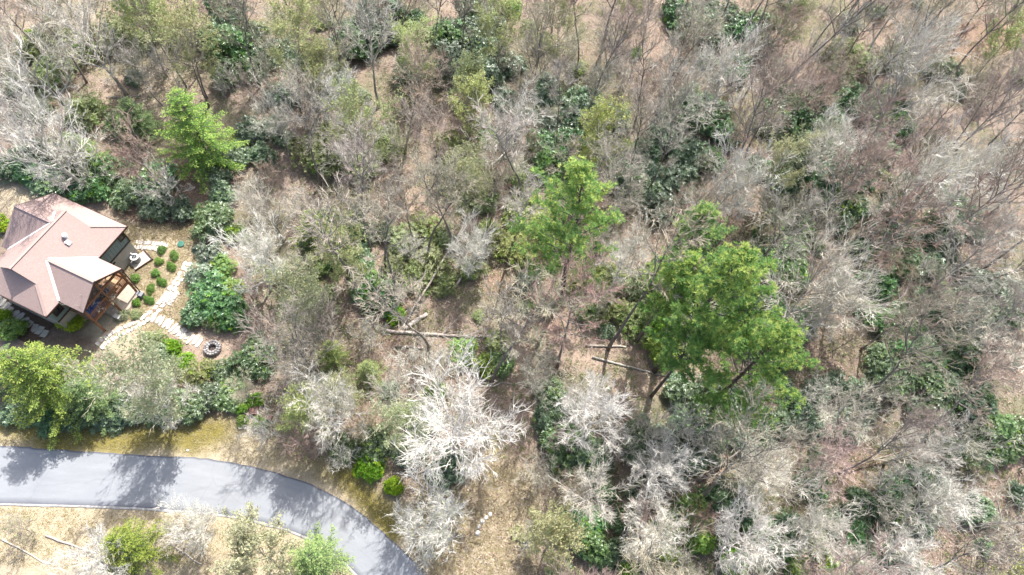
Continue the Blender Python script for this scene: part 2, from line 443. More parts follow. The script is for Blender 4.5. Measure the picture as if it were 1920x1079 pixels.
plane_part('roof_slope', [(-4.11, 2.05, zr), (-6.15, 2.05, zL(-6.15)), (-4.6, 3.6, zL(-4.6)), (-8.2, 7.2, ze), (-8.2, 11.3, ze), (-6.15, 9.25, zL(-6.15)), (-4.11, 9.25, zr)])
plane_part('roof_slope', [(0, 11.3, ze), (-8.2, 11.3, ze), (-6.15, 9.25, zB(9.25)), (-5.8, 8.9, zB(8.9)), (-2.4, 8.9, zB(8.9)), (-2.05, 9.25, zB(9.25))])
zp = lambda b_: ze + s_ * (2.68 - abs(b_ - 6.85))
pr = plane_part('porch_roof_slope', [(-2.68, 6.85, zp(6.85)), (2.72, 6.85, zp(6.85)), (2.72, 4.17, ze), (0, 4.17, ze)])
pl = plane_part('porch_roof_slope', [(-2.68, 6.86, zp(6.85)), (2.72, 6.86, zp(6.85)), (2.72, 9.53, ze), (0, 9.53, ze)])
# gable end walls of the raised ridge
for bb, nm in ((2.36, 'gable_end'), (8.98, 'gable_end')):
    mb = MB(); vs = [P(-5.9, bb, 6.1), P(-2.3, bb, 6.1), P(-4.1, bb, zr - .2)]; mb.add(vs, [(0, 1, 2)]); ob = mb.build(nm, M_green, house); ob.modifiers.new('t', 'SOLIDIFY').thickness = .06
def strap(name, p, q, w, mat, lift=.03, parent=house, th=.03):
    p, q = Vector(P(*p)), Vector(P(*q)); d = (q - p).normalized(); n = d.cross(Vector((0, 0, 1))).normalized() * w / 2; up = Vector((0, 0, lift))
    mb = MB(); t = Vector((0, 0, th))
    vs = [p - n + up, p + n + up, q + n + up, q - n + up]; vs += [v + t for v in vs]
    mb.add([tuple(v) for v in vs], [(3, 2, 1, 0), (4, 5, 6, 7), (0, 1, 5, 4), (1, 2, 6, 5), (2, 3, 7, 6), (3, 0, 4, 7)])
    return mb.build(name, mat, parent)
strap('valley_flashing', (-2.6, 6.75, zp(6.75) + .03), (-.02, 4.19, ze + .03), .2, M_flash, .05)
strap('valley_flashing', (-2.6, 6.95, zp(6.95) + .03), (-.02, 9.5, ze + .03), .24, M_flash, .05)
strap('valley_flashing', (-4.68, 3.68, zL(-4.68)), (-8.18, 7.18, ze), .18, M_flash, .05)
strap('valley_flashing', (-4.68, 3.5, zL(-4.68)), (-6.05, 2.17, zL(-6.05)), .26, M_flash, .05)
for p, q in (((-4.1, 1.99, zr), (-4.1, 9.31, zr)), ((-9.03, 3.6, zT(3.6)), (-4.75, 3.6, zT(3.6))), ((-2.55, 6.85, zp(6.85)), (2.74, 6.85, zp(6.85))),
             ((-.05, .05, ze + .03), (-2.0, 2.0, zR(-2.0))), ((-.05, 11.25, ze + .03), (-2.0, 9.3, zR(-2.0)))):
    strap('ridge_cap', p, q, .24, M_sh, .015)
# eave fascia and gutters
for p, q in (((.03, .0, ze - .2), (.03, 4.1, ze - .2)), ((.03, 9.6, ze - .2), (.03, 11.3, ze - .2)), ((.0, 11.33, ze - .2), (-8.2, 11.33, ze - .2)), ((0, -.03, ze - .2), (-9, -.03, ze - .2))):
    strap('fascia', p, q, .06, M_trim, 0, th=.2)
for p, q in (((2.75, 6.85, zp(6.85) - .22), (2.75, 4.15, ze - .22)), ((2.75, 6.85, zp(6.85) - .22), (2.75, 9.55, ze - .22))):
    strap('rake_board', p, q, .06, M_trim, 0, th=.22)
# walls
mb = MB(); mb.box(P(-4.1, 5.65, 1.15), (7.16, 10.3, 2.4)); mb.build('foundation_wall', M_found, house)
mb = MB(); mb.box(P(-4.1, 5.65, 3.55), (7.2, 10.36, 2.5)); mb.box(P(-7.8, 3.6, 3.5), (1.6, 6.2, 2.6)); w_up = mb.build('wall', M_green, house)
mb = MB(); mb.box(P(-8.0, 3.6, 1.1), (1.3, 6.0, 2.3)); mb.build('foundation_wall', M_found, house)
mb = MB(); mb.box(P(-.49, 5.65, 2.36), (.1, 10.5, .16)); mb.box(P(-4.1, .44, 2.36), (7.3, .1, .16)); mb.build('trim_band', M_trim, house)
bm_ = MB(); bm_.box((0, 0, 0), (.05, .07, 2.3)); bme = bm_.mesh('batten', [M_green])
for i in range(26):
    bb = .62 + i * .4
    o = put('batten', bme, house); o.location = P(-.488, bb, 3.6)
mb = MB(); mb.box(P(-.47, .48, 3.55), (.1, .12, 2.3)); mb.build('corner_board', M_trim, house)
def window(a, bb, z, w, h):
    fr = MB()
    for dy, dz, sy, sz in ((0, h / 2, w + .1, .09), (0, -h / 2, w + .1, .09), (-w / 2, 0, .09, h), (w / 2, 0, .09, h)):
        fr.box(P(a + .06, bb + dy, z + dz), (.12, sy, sz))
    fo = fr.build('window', M_trim, house)
    gl = MB(); gl.box(P(a + .03, bb, z), (.08, w, h)); gl.build('pane', M_glass, fo)
window(-.5, .95, 3.75, .62, .75); window(-.5, 10.1, 3.75, .95, 1.2)
mb = MB(); mb.box(P(-.47, 3.2, 1.9), (.08, .32, .14)); mb.build('wall_vent', M_dark, house)
mb = MB(); mb.tube([P(-.5, 1.25, 1.0), P(-.28, 1.25, 1.0), P(-.2, 1.25, .85)], [.07, .07, .1], 8); mb.build('dryer_vent', M_white, house)
# roof vents
mb = MB(); pz = zR(-2.6); mb.tube([P(-2.75, 4.15, pz + .0), P(-2.75, 4.15, pz + .45)], [.16, .16], 10); mb.tube([P(-2.75, 4.15, pz + .45), P(-2.75, 4.15, pz + .58)], [.27, .2], 10); mb.build('roof_vent', M_white, house)
mb = MB(); mb.box(P(-2.3, 4.5, zR(-2.3) + .12), (.42, .38, .16), 0, 0, -s_); mb.build('roof_vent', M_white, house)
# deck
deck = empty('deck'); deck.parent = house
dk = MB()
dk.box((0, 0, 0), (.135, 5.0, .035)); dme = dk.mesh('deck_board', [M_wood2])
for i in range(19):
    o = put('deck_board', dme, deck); o.location = P(-.32 + i * .148, 6.85, 2.42)
mb = MB()
for bb in (4.4, 9.3): mb.box(P(1.0, bb, 2.26), (3.0, .09, .26))
mb.box(P(2.44, 6.85, 2.26), (.09, 4.99, .26)); mb.build('joist_frame', M_wood, deck)
for bb in (4.4, 6.85, 9.3):
    mb = MB(); mb.box(P(2.38, bb, 1.15), (.19, .19, 2.28)); mb.build('post', M_wood, deck)
    mb = MB(); top = zp(bb) - .3; mb.box(P(2.40, bb, (2.44 + top) / 2), (.17, .17, top - 2.44)); mb.build('porch_post', M_wood, deck)
mb = MB(); mb.box(P(2.42, 6.85, zp(4.4) - .38), (.16, 5.1, .2)); mb.build('tie_beam', M_wood, deck)
for i in range(4):
    bb = 4.9 + i * 1.25; mb = MB(); mb.box(P(1.0, bb, zp(bb) - .34), (3.3, .09, .14)); mb.build('rafter', M_wood, deck)
mb = MB(); mb.box(P(2.42, 6.85, 3.4), (.11, 4.9, .07)); mb.box(P(1.05, 4.42, 3.4), (2.7, .11, .07)); mb.box(P(1.05, 9.28, 3.4), (2.7, .11, .07)); rail = mb.build('railing', M_wood, deck)
bl = MB(); bl.box((0, 0, 0), (.045, .045, .9)); blm = bl.mesh('baluster', [M_wood])
for i in range(34):
    o = put('baluster', blm, deck); o.location = P(2.42, 4.56 + i * .139, 2.92)
for i in range(17):
    o = put('baluster', blm, deck); o.location = P(-.2 + i * .15, 4.42, 2.92)

def house_pt(a, b_, z): 
    v = E_ + A_ * a + B_ * b_; return (v.x, v.y, z)
# porch furniture
def crumple(name, a0, a1, b0, b1, z0, hgt, mat, seed):
    r = random.Random(seed); n = 14; mb = MB(); vs = []; fs = []
    for i in range(n + 1):
        for j in range(n + 1):
            u, v = i / n, j / n; e = min(u, 1 - u, v, 1 - v)
            z = hgt * min(1, e * 7) + r.uniform(-.05, .05) * (e > 0)
            vs.append((a0 + (a1 - a0) * u + r.uniform(-.03, .03), -(b0 + (b1 - b0) * v) + r.uniform(-.03, .03), max(z, .0) + z0))
    for i in range(n):
        for j in range(n): k = i * (n + 1) + j; fs.append((k, k + 1, k + n + 2, k + n + 1))
    mb.add(vs, fs); ob = mb.build(name, mat, None, True); ob.location = tuple(E_); ob.rotation_euler = (0, 0, ang); return ob
tag(crumple('tarp_covered_sofa', 1.0, 2.25, 7.25, 9.15, 2.44, .75, M_tarp, 3), 'long sofa under a crumpled dark blue tarp on the porch', 'sofa')
tag(crumple('tarp_covered_chair', .75, 1.6, 6.0, 6.95, 2.44, .7, M_tarp, 5), 'small chair under a dark blue cover on the porch', 'chair')
tb = empty('porch_table', house_pt(1.55, 5.35, 2.44), ang); tag(tb, 'light wooden porch table near the railing corner', 'table')
M_pale = plain('pale_wood', (.52, .36, .22), (.4, .27, .16), 6, .6)
for i in range(6):
    mb = MB(); mb.box((-.5 + i * .2, 0, .72), (.17, .8, .035)); mb.build('table_slat', M_pale, tb)
for x, y in ((-.5, -.33), (.5, -.33), (-.5, .33), (.5, .33)):
    mb = MB(); mb.box((x, y, .35), (.07, .07, .7)); mb.build('leg', M_wood, tb)
# patio slab below the porch, its shadowed floor, and the two pillar blocks
M_conc = plain('patio_concrete', (.42, .36, .3), (.33, .28, .23), 2.2, .9)
mb = MB(); mb.box((0, 0, 0), (2.6, 3.6, .12)); o = mb.build('patio', M_conc); o.location = house_pt(1.75, 5.9, .01); o.rotation_euler = (0, 0, ang); o['kind'] = 'structure'
for aa, bb, lab in ((3.05, 4.55, 'dark grey storage box on patio corner by the garden bed'), (2.75, 7.6, 'pale grey utility box below the porch railing')):
    bx = empty('storage_box', house_pt(aa, bb, .07 if aa < 3 else -.02), ang + .1); tag(bx, lab, 'box')
    mt = M_greymetal if aa > 3 else plain('pale_grey_box', (.42, .41, .38), None, 4)
    mb = MB(); mb.box((0, 0, .25), (.6, .42, .5)); mb.build('body', mt, bx); mb = MB(); mb.box((0, 0, .53), (.66, .48, .06)); mb.build('lid', mt, bx)
# drain pipe falling from the porch roof to the patio corner
mb = MB(); mb.tube([house_pt(2.72, 4.1, 4.62), house_pt(2.78, 4.25, 4.3), house_pt(2.95, 4.35, .5), house_pt(3.0, 4.3, .1)], [.06] * 4, 8)
tag(mb.build('rain_pipe', M_trim), 'dark rain pipe running from porch roof corner to the patio', 'pipe')
# air conditioner on its pad
acp = ground(258, 490)
M_padst = plain('pale_gravel', (.58, .53, .46), (.4, .36, .31), 9, .95, bmp=.6)
mb = MB(); mb.box((0, 0, 0), (1.5, 1.9, .1)); pad = mb.build('gravel_pad', M_padst); pad.location = (acp[0] + .25, acp[1] + .1, 0); pad.rotation_euler = (0, 0, ang - .35); pad['kind'] = 'structure'
for k, (x, y, dx, dy) in enumerate(((.8, 0, .1, 2.1), (0, .98, 1.5, .1))):
    mb = MB(); mb.box((x, y, .08), (dx, dy, .2)); mb.build('timber_edge', M_trim, pad)
ac = empty('air_conditioner', (acp[0], acp[1], .05), ang); tag(ac, 'round topped grey air conditioner on gravel pad beside house wall', 'air conditioner')
mb = MB(); mb.tube([(0, 0, 0), (0, 0, .72)], [.4, .4], 20); mb.build('body', M_greymetal, ac)
for k in range(20):
    mb = MB(); t = k * math.pi / 10; mb.box((.405 * math.cos(t), .405 * math.sin(t), .36), (.02, .05, .62), t); mb.build('fin', M_greymetal, ac)
mb = MB(); n = 24
for k in range(n):
    a0, a1 = 2 * math.pi * k / n, 2 * math.pi * (k + 1) / n
    v = [(r_ * math.cos(t), r_ * math.sin(t), z) for t in (a0, a1) for r_, z in ((.43, .7), (.43, .79), (.27, .8), (.27, .74))]
    mb.add(v, [(0, 4, 5, 1), (1, 5, 6, 2), (2, 6, 7, 3)])
mb.build('top_ring', M_white, ac)
mb = MB(); mb.tube([(0, 0, .73), (0, 0, .75)], [.27, .27], 20); mb.build('fan_grille', M_dark, ac)
for k in range(4):
    mb = MB(); t = k * math.pi / 2 + .3; mb.box((.14 * math.cos(t), .14 * math.sin(t), .765), (.25, .06, .012), t); mb.build('fan_blade', M_greymetal, ac)
# utility lids
M_lid = plain('green_plastic', (.05, .17, .13), (.035, .12, .09), 5, .5); M_lid2 = plain('dark_green_plastic', (.022, .05, .045), None, 5, .5)
for px, py, mt, lab in ((340, 459, M_lid, 'green round tank lid in the lawn above the shrub beds'), (368, 471, M_lid2, 'dark round tank lid beside the large rhododendron')):
    g = ground(px, py); e = empty('tank_lid', g); tag(e, lab, 'tank lid', 'round tank lids')
    mb = MB(); mb.tube([(0, 0, 0), (0, 0, .12)], [.33, .33], 18); mb.build('riser', mt, e)
    mb = MB(); mb.tube([(0, 0, .12), (0, 0, .17), (0, 0, .2)], [.36, .36, .2], 18); mb.build('cover', mt, e)
# ------------------------------------------------------------------ stones
M_flag = plain('flagstone', (.56, .52, .46), (.40, .37, .33), 2.5, .9, bmp=.4, var=.15)
M_flag2 = plain('grey_flagstone', (.33, .31, .275), (.24, .225, .2), 2.5, .9, bmp=.4, var=.12)
M_rock = plain('pale_rock', (.66, .63, .58), (.48, .45, .41), 3, .9, bmp=.5, var=.15)
M_ringst = plain('ring_stone', (.40, .38, .37), (.22, .21, .205), 4, .9, bmp=.5, var=.3)
def slab_mesh(seed, th=.1):
    r = random.Random(seed); n = 8; mb = MB(); vs = []
    rad = [r.uniform(.38, .54) for _ in range(n)]
    for k, (f, z) in enumerate(((1, 0), (1.02, th * .7), (.93, th))):
        for i in range(n):
            a = 2 * math.pi * i / n + .2; c_, s2 = math.cos(a), math.sin(a); q = (abs(c_) ** 4 + abs(s2) ** 4) ** -.25
            vs.append((rad[i] * q * c_ * f, rad[i] * q * s2 * f, z + (r.uniform(-.012, .012) if k == 2 else 0)))
    fs = [tuple(range(2 * n, 3 * n))]
    for k in range(2):
        for i in range(n): fs.append((k * n + i, k * n + (i + 1) % n, (k + 1) * n + (i + 1) % n, (k + 1) * n + i))
    mb.add(vs, fs); return mb
def rock_mesh(seed):
    r = random.Random(seed); mb = MB(); vs = []; n = 9
    lay = ((.75, -.2), (1, .05), (.92, .4), (.55, .62))
    for f, z in lay:
        for i in range(n):
            a = 2 * math.pi * i / n; q = f * r.uniform(.82, 1.1) * .5; vs.append((q * math.cos(a), q * math.sin(a), z * r.uniform(.9, 1.1) if z > 0 else z))
    fs = [tuple(range(3 * n, 4 * n))]
    for k in range(3):
        for i in range(n): fs.append((k * n + i, k * n + (i + 1) % n, (k + 1) * n + (i + 1) % n, (k + 1) * n + i))
    mb.add(vs, fs); return mb
flag_me = [slab_mesh(i).mesh('flagstone', [M_flag]) for i in range(6)]
flag2_me = [slab_mesh(i + 20).mesh('flagstone', [M_flag2]) for i in range(6)]
rock_me = [rock_mesh(i).mesh('rock', [M_rock]) for i in range(6)]
ring_me = [rock_mesh(i + 40).mesh('stone', [M_ringst]) for i in range(6)]
def flagpath(name, px, width, spacing, mes, base_mat, wbase, seed, two=False, long=1.0):
    r = random.Random(seed); g = np.array([ground(*p)[:2] for p in px]); L = np.linalg.norm(np.diff(g, axis=0), axis=1).sum(); n = max(3, int(L / spacing))
    q = resample(g, max(n, 12)); d = np.gradient(q, axis=0); nn = np.stack([-d[:, 1], d[:, 0]], 1); nn /= np.linalg.norm(nn, axis=1)[:, None]
    base = ribbon(name, q + nn * wbase / 2, q - nn * wbase / 2, -.025, base_mat, 2, .015); base['kind'] = 'structure'
    k = max(n, 12)
    for i in range(k):
        rows = (-.26, .26) if two else (0,)
        for t in rows:
            o = put('flagstone', r.choice(mes), base)
            o.location = (*(q[i] + nn[i] * (t * width + r.uniform(-.07, .07)) + d[i] * r.uniform(-.1, .1)), -.03)
            o.rotation_euler = (r.uniform(-.03, .03), r.uniform(-.03, .03), math.atan2(d[i][1], d[i][0]) + r.uniform(-.2, .2))
            sp_ = np.linalg.norm(d[i]); ww = width * (.5 if two else 1)
            o.scale = (min(sp_ * 1.08, 1.3) * r.uniform(.8, 1.02), ww * r.uniform(.8, 1.08), r.uniform(.8, 1.3))
M_pbase = plain('path_soil', (.45, .37, .28), (.33, .26, .19), 4, .95)
M_pdark = plain('dark_mulch', (.10, .07, .05), (.06, .042, .03), 5, .95, bmp=.5)
flagpath('path', [(352, 495), (340, 520), (325, 540), (313, 560), (298, 578), (276, 597)], 1.0, .55, flag_me, M_pbase, 1.5, 1, True)
flagpath('path', [(268, 603), (245, 614), (225, 624), (205, 634), (188, 648)], 1.1, .6, flag_me, M_pbase, 1.5, 2, True)
flagpath('path', [(290, 596), (305, 601), (320, 612), (335, 622), (350, 631), (364, 637), (374, 643)], 1.25, .42, flag_me, M_pbase, 1.3, 3)
flagpath('path', [(312, 570), (325, 548), (333, 545)], 1.3, .6, flag_me, M_pbase, 1.6, 7, True)
flagpath('path', [(255, 460), (290, 462), (310, 466)], 1.3, .6, flag_me, M_pbase, 1.6, 9, True)
flagpath('path', [(-14, 556), (2, 568), (16, 579), (30, 590), (44, 602), (58, 612), (72, 620), (86, 626)], 1.15, .62, flag2_me, M_pdark, 3.2, 4)
# fire ring
fp = ground(400, 655)
fr = empty('fire_ring', (fp[0], fp[1], -.04)); tag(fr, 'round stone fire ring on bare soil at the end of the steps', 'fire pit')
r = random.Random(8)
for lay in range(3):
    for ring, (rad, n) in enumerate(((.48, 12), (.72, 17))):
        for i in range(n):
            t = 2 * math.pi * (i + .5 * lay) / n
            o = put('stone', r.choice(ring_me), fr); o.location = (rad * math.cos(t), rad * math.sin(t), .06 + lay * .14)
            o.rotation_euler = (0, 0, t + r.uniform(-.2, .2)); q = .27
            o.scale = (q * r.uniform(.85, 1.1), q * r.uniform(.9, 1.12), .25)
mb = MB(); mb.tube([(0, 0, .03), (0, 0, .08)], [.36, .3], 14); mb.build('ash_bed', plain('ash', (.12, .09, .075), (.05, .04, .035), 8), fr)
# single rocks: row beside the trail, small pile, loose ones
rocks = [((896, 1000), .5, 'lowest white rock in the short row beside the trail'), ((898, 988), .48, 'second lowest white rock in the row beside the trail'),
         ((904, 978), .48, 'middle white rock in the short row beside the trail'), ((911, 971), .48, 'second highest white rock in the row beside the trail'), ((919, 965), .42, 'topmost white rock in the short row beside the trail'),
         ((845, 938), .85, 'largest pale boulder of the small heap left of the trail'), ((838, 946), .5, 'small rock below the pale boulder of the heap'), ((831, 936), .5, 'small rock left of the pale boulder in the heap'), ((848, 949), .45, 'smallest rock right of and below the pale boulder'),
         ((425, 680), .5, 'flat rock in the soil right of and below the fire ring'), ((433, 672), .4, 'small rock right of the fire ring near the shrub'),
         ((981, 815), .3, 'small pale rock lying alone on the dirt trail'), ((352, 845), .25, 'small pale stone on the grassy verge above the road')]
for i, ((px, py), sz, lab) in enumerate(rocks):
    g = ground(px, py); o = put('rock', rock_me[i % 6]); o.location = g; o.rotation_euler = (0, 0, i * 1.3); o.scale = (sz, sz * (.75 if i % 2 else 1), sz * .65); tag(o, lab, 'rock', 'loose pale rocks')
# wooden sign boxes by the verge
for px, py, w_, lab in ((478, 772, .75, 'square brown wooden box beside bright shrubs above the road'), (506, 785, .5, 'small brown wooden box right of the bright roadside shrubs')):
    g = ground(px, py); e = empty('wooden_box', g, .1); tag(e, lab, 'box')
    Mb = MATS.get('reddish_wood') or plain('reddish_wood', (.25, .15, .125), (.17, .1, .085), 4, .8)
    mb = MB(); mb.box((0, 0, .22), (w_, w_, .44)); mb.build('body', Mb, e)
    for k in range(4):
        mb = MB(); mb.box((-w_ * .4 + k * w_ * .267, 0, .46), (w_ * .25, w_ * 1.06, .035)); mb.build('lid_board', Mb, e)

# ================================================================== trees
GA = 2.399963
def wander(r, p, d, L, n, jit, up):
    pts = [p]; x, y, z = p; dx, dy, dz = d; st = L / n
    for _ in range(n):
        dx += r.gauss(0, jit); dy += r.gauss(0, jit); dz += r.gauss(0, jit) + up
        l = math.sqrt(dx * dx + dy * dy + dz * dz); dx /= l; dy /= l; dz /= l
        x += dx * st; y += dy * st; z += dz * st; pts.append((x, y, z))
    return pts, (dx, dy, dz)
def tilt_dir(r, d, ang_, az=None):
    """unit vector at angle ang_ from d, at random or given roll"""
    d = Vector(d); a = d.orthogonal().normalized(); b2 = d.cross(a)
    t = r.uniform(0, 2 * math.pi) if az is None else az
    v = d * math.cos(ang_) + (a * math.cos(t) + b2 * math.sin(t)) * math.sin(ang_)
    return (v.x, v.y, v.z)
def lerp_pts(pts, t):
    f = t * (len(pts) - 1); i = min(int(f), len(pts) - 2); f -= i
    a, b2 = pts[i], pts[i + 1]
    return tuple(a[k] + (b2[k] - a[k]) * f for k in range(3)), tuple(b2[k] - a[k] for k in range(3))

def bare_tree(seed, h, base, R_, nl, rt, asc=(.9, .35), gnarl=.1, sub=7, sub2=6, tw=5, twl=.75, tr=.016, lean=0.0, buds=0, bl=.09, thick=1.0):
    """trunk and crown of a leafless tree: h height, base crown start (fraction), R_ crown radius, asc branch angle low/high"""
    r = random.Random(seed); T = MB(); K = MB(); BD = MB()
    la = r.uniform(0, 6.28)
    tp, _ = wander(r, (0, 0, -.25), (math.cos(la) * lean, math.sin(la) * lean, 1), h * .9, 9, .035 + gnarl * .15, .02)
    n = len(tp); rad = [rt * (1.25 if i == 0 else 1) * (1 - .93 * (i / (n - 1)) ** .9) + .012 for i in range(n)]
    T.tube(tp, rad, 9, 0)
    def twigs(pts, k, ln):
        for _ in range(k):
            t = r.uniform(.15, 1); p, d = lerp_pts(pts, t); l = math.sqrt(sum(c_ * c_ for c_ in d)) or 1
            d = tilt_dir(r, tuple(c_ / l for c_ in d), r.uniform(.35, .9)); L = ln * r.uniform(.5, 1.25)
            d = (d[0], d[1], d[2] + .25)
            q = (p[0] + d[0] * L, p[1] + d[1] * L, p[2] + d[2] * L)
            K.spike(p, q, tr, 1)
            if buds and r.random() < buds:
                for _ in range(3):
                    f = r.uniform(.35, 1.02); c_ = tuple(p[k2] + (q[k2] - p[k2]) * f + r.gauss(0, .05) for k2 in range(3))
                    BD.leaf(c_, tilt_dir(r, (0, 0, 1), r.uniform(.6, 2.2)), (r.random(), r.random(), .3), bl * r.uniform(.6, 1.4), bl * .35, 0)
    for i in range(nl):
        t = (i + r.random() * .6) / nl; f = base + (1 - base) * t ** .85
        p, d = lerp_pts(tp, min(f, .98)); az = i * GA + r.uniform(-.4, .4)
        an = asc[0] + (asc[1] - asc[0]) * t + r.uniform(-.15, .15)
        prof = (math.sin(math.pi * min(.99, .22 + .62 * t)) ** .8)
        L = R_ * prof * r.uniform(.8, 1.15) / max(.45, math.sin(an)) * (1 - .25 * t)
        d1 = (math.cos(az) * math.sin(an), math.sin(az) * math.sin(an), math.cos(an))
        pts, de = wander(r, p, d1, L, 6, gnarl, .045)
        r0 = max(.03, rt * .5 * (1 - .6 * t)) * (.6 + .4 * thick)
        K.tube(pts, [r0 * (1 - .85 * j / 6) for j in range(7)], 5, 0, False)
        for j in range(sub):
            u = .22 + .78 * (j + r.random()) / sub; p2, d2 = lerp_pts(pts, min(u, .99)); l = math.sqrt(sum(c_ * c_ for c_ in d2))
            d2 = tilt_dir(r, tuple(c_ / l for c_ in d2), r.uniform(.4, .95)); d2 = (d2[0], d2[1], d2[2] + .12)
            L2 = L * r.uniform(.28, .5) * (1.15 - .5 * u)
            pt2, de2 = wander(r, p2, d2, L2, 4, gnarl * 1.3, .05)
            r2 = max(.016 * thick, r0 * (1 - .8 * u) * .55)
            K.tube(pt2, [r2 * (1 - .8 * q / 4) for q in range(5)], 3, 0, False)
            for k in range(sub2):
                u3 = .2 + .8 * (k + r.random()) / sub2; p3, d3 = lerp_pts(pt2, min(u3, .99)); l = math.sqrt(sum(c_ * c_ for c_ in d3)) or 1
                d3 = tilt_dir(r, tuple(c_ / l for c_ in d3), r.uniform(.4, 1.0)); d3 = (d3[0], d3[1], d3[2] + .15)
                L3 = max(.35, L2 * r.uniform(.35, .6))
                pt3, _ = wander(r, p3, d3, L3, 2, gnarl, .05)
                K.tube(pt3, [tr * 1.25, tr, tr * .5], 3, 1, False)
                twigs(pt3, tw, twl)
        twigs(pts, sub, twl)
    return T, K, BD

# bark and twig colours per kind
bk = {
 'pale': (barky('pale_bark', (.45, .43, .385), (.31, .29, .255)), barky('pale_twig', (.55, .52, .445), (.44, .41, .345), 1.5, .14)),
 'white': (barky('white_bark', (.56, .545, .5), (.42, .4, .365)), barky('white_twig', (.66, .635, .575), (.55, .525, .465), 1.5, .08, .01, .15)),
 'pink': (barky('grey_bark', (.31, .28, .26), (.2, .18, .165)), barky('reddish_twig', (.40, .315, .275), (.32, .25, .21), 1.5, .18, .02, .35)),
 'grey': (barky('dark_grey_bark', (.255, .235, .215), (.15, .135, .125)), barky('greybrown_twig', (.41, .375, .305), (.31, .28, .22), 1.5, .2, .02, .3)),
 'bud': (barky('olive_bark', (.30, .28, .24), (.2, .185, .155)), barky('olive_twig', (.44, .42, .28), (.35, .33, .21), 1.5, .15, .02, .3)),
}
M_bud = leafy('spring_bud', [(.36, .42, .19), (.43, .47, .22), (.33, .42, .2), (.48, .47, .24)], .45, .6, .2, .2, .03, .25)
M_needle = leafy('pine_needle', [(.185, .335, .12), (.235, .395, .145), (.285, .435, .16)], .55, .5, .25, .1, .01, .1)
M_needle_tip = leafy('pine_tip', [(.41, .55, .19), (.48, .59, .21), (.55, .62, .22)], .55, .5, .25, .1, .01, .1)
M_hem = leafy('hemlock_spray', [(.10, .18, .05), (.135, .225, .06), (.18, .27, .07)], .4, .55, .25, .2, .02, .2)
M_hem_tip = leafy('hemlock_tip', [(.32, .42, .12), (.41, .47, .14), (.27, .38, .11)], .45, .55, .25, .15, .02, .15)
M_rho = leafy('rhododendron_leaf', [(.05, .105, .045), (.075, .14, .058), (.11, .19, .075), (.155, .235, .105)], .2, .33, .55, .3, .025, .25)
M_rho_b = leafy('bluish_rhododendron_leaf', [(.085, .14, .08), (.13, .19, .11), (.2, .27, .17), (.28, .34, .24)], .2, .33, .6, .25, .02, .2)
M_bright = leafy('bright_leaf', [(.10, .2, .03), (.16, .28, .045), (.23, .34, .07)], .35, .5, .3, .2, .02, .2)
M_lime = leafy('lime_leaf', [(.30, .38, .025), (.40, .46, .04), (.22, .32, .03)], .35, .5, .3, .08, .01, .05)
M_round = leafy('round_shrub_leaf', [(.075, .16, .03), (.11, .21, .045), (.16, .26, .06)], .25, .5, .3, .12, .01, .1)
M_sedge = leafy('pale_leaf', [(.17, .22, .09), (.24, .28, .13), (.31, .33, .18)], .3, .5, .3, .2, .02, .25)
M_stem = barky('shrub_stem', (.2, .15, .11), (.12, .09, .07))
M_pinebark = barky('pine_bark', (.17, .145, .13), (.095, .08, .075))

KIND = {}; STATS = {}
def kind(name, variants): KIND[name] = variants       # list of (part name, mesh) lists, with crown height fraction
def bark_kind(name, col, specs, **common):
    out = []
    for sp in specs:
        kw = dict(common); kw.update(sp); T, K, BD = bare_tree(**kw)
        parts = [('trunk', T.mesh('trunk', [bk[col][0]], True)), ('crown', K.mesh('crown', list(bk[col])))]
        if BD.n: parts.append(('buds', BD.mesh('buds', [M_bud])))
        kv = np.array(K.v); STATS[(name, len(out))] = (float(np.percentile(np.hypot(kv[:, 0], kv[:, 1]), 88)), float(np.median(kv[:, 2])))
        out.append(parts)
    kind(name, out)
bark_kind('pale', 'pale', [dict(seed=11, h=14, base=.34, R_=4.6, nl=15, rt=.2), dict(seed=12, h=13, base=.28, R_=5.0, nl=16, rt=.22, gnarl=.14),
                           dict(seed=13, h=15, base=.42, R_=4.0, nl=14, rt=.19, asc=(.8, .3)), dict(seed=14, h=12, base=.3, R_=4.4, nl=14, rt=.17, gnarl=.16, buds=.25)],
          sub=7, sub2=6, tw=3, tr=.0185, twl=.8)
bark_kind('white', 'white', [dict(seed=15, h=11, base=.28, R_=4.8, nl=17, rt=.24, asc=(1.0, .3)), dict(seed=16, h=10, base=.22, R_=4.6, nl=18, rt=.24, asc=(1.1, .3)), dict(seed=17, h=12, base=.34, R_=4.2, nl=16, rt=.22, asc=(.95, .3)), dict(seed=18, h=10, base=.25, R_=4.3, nl=17, rt=.2, buds=.2, asc=(1.0, .3))],
          sub=9, sub2=6, tw=4, tr=.019, twl=.8, thick=1.2, gnarl=.075)
bark_kind('pink', 'pink', [dict(seed=21, h=15, base=.42, R_=3.7, nl=15, rt=.15), dict(seed=22, h=13.5, base=.38, R_=3.4, nl=15, rt=.13), dict(seed=23, h=16, base=.5, R_=3.5, nl=14, rt=.16, asc=(.7, .3))],
          sub=7, sub2=6, tw=4, tr=.014, twl=.62, gnarl=.09)
bark_kind('grey', 'grey', [dict(seed=31, h=16, base=.45, R_=3.9, nl=14, rt=.18), dict(seed=32, h=14, base=.36, R_=4.3, nl=14, rt=.17, gnarl=.15), dict(seed=33, h=17, base=.55, R_=3.3, nl=13, rt=.17, asc=(.75, .3)), dict(seed=34, h=12, base=.3, R_=3.7, nl=14, rt=.13)],
          sub=7, sub2=6, tw=3, tr=.015, twl=.75, gnarl=.11)
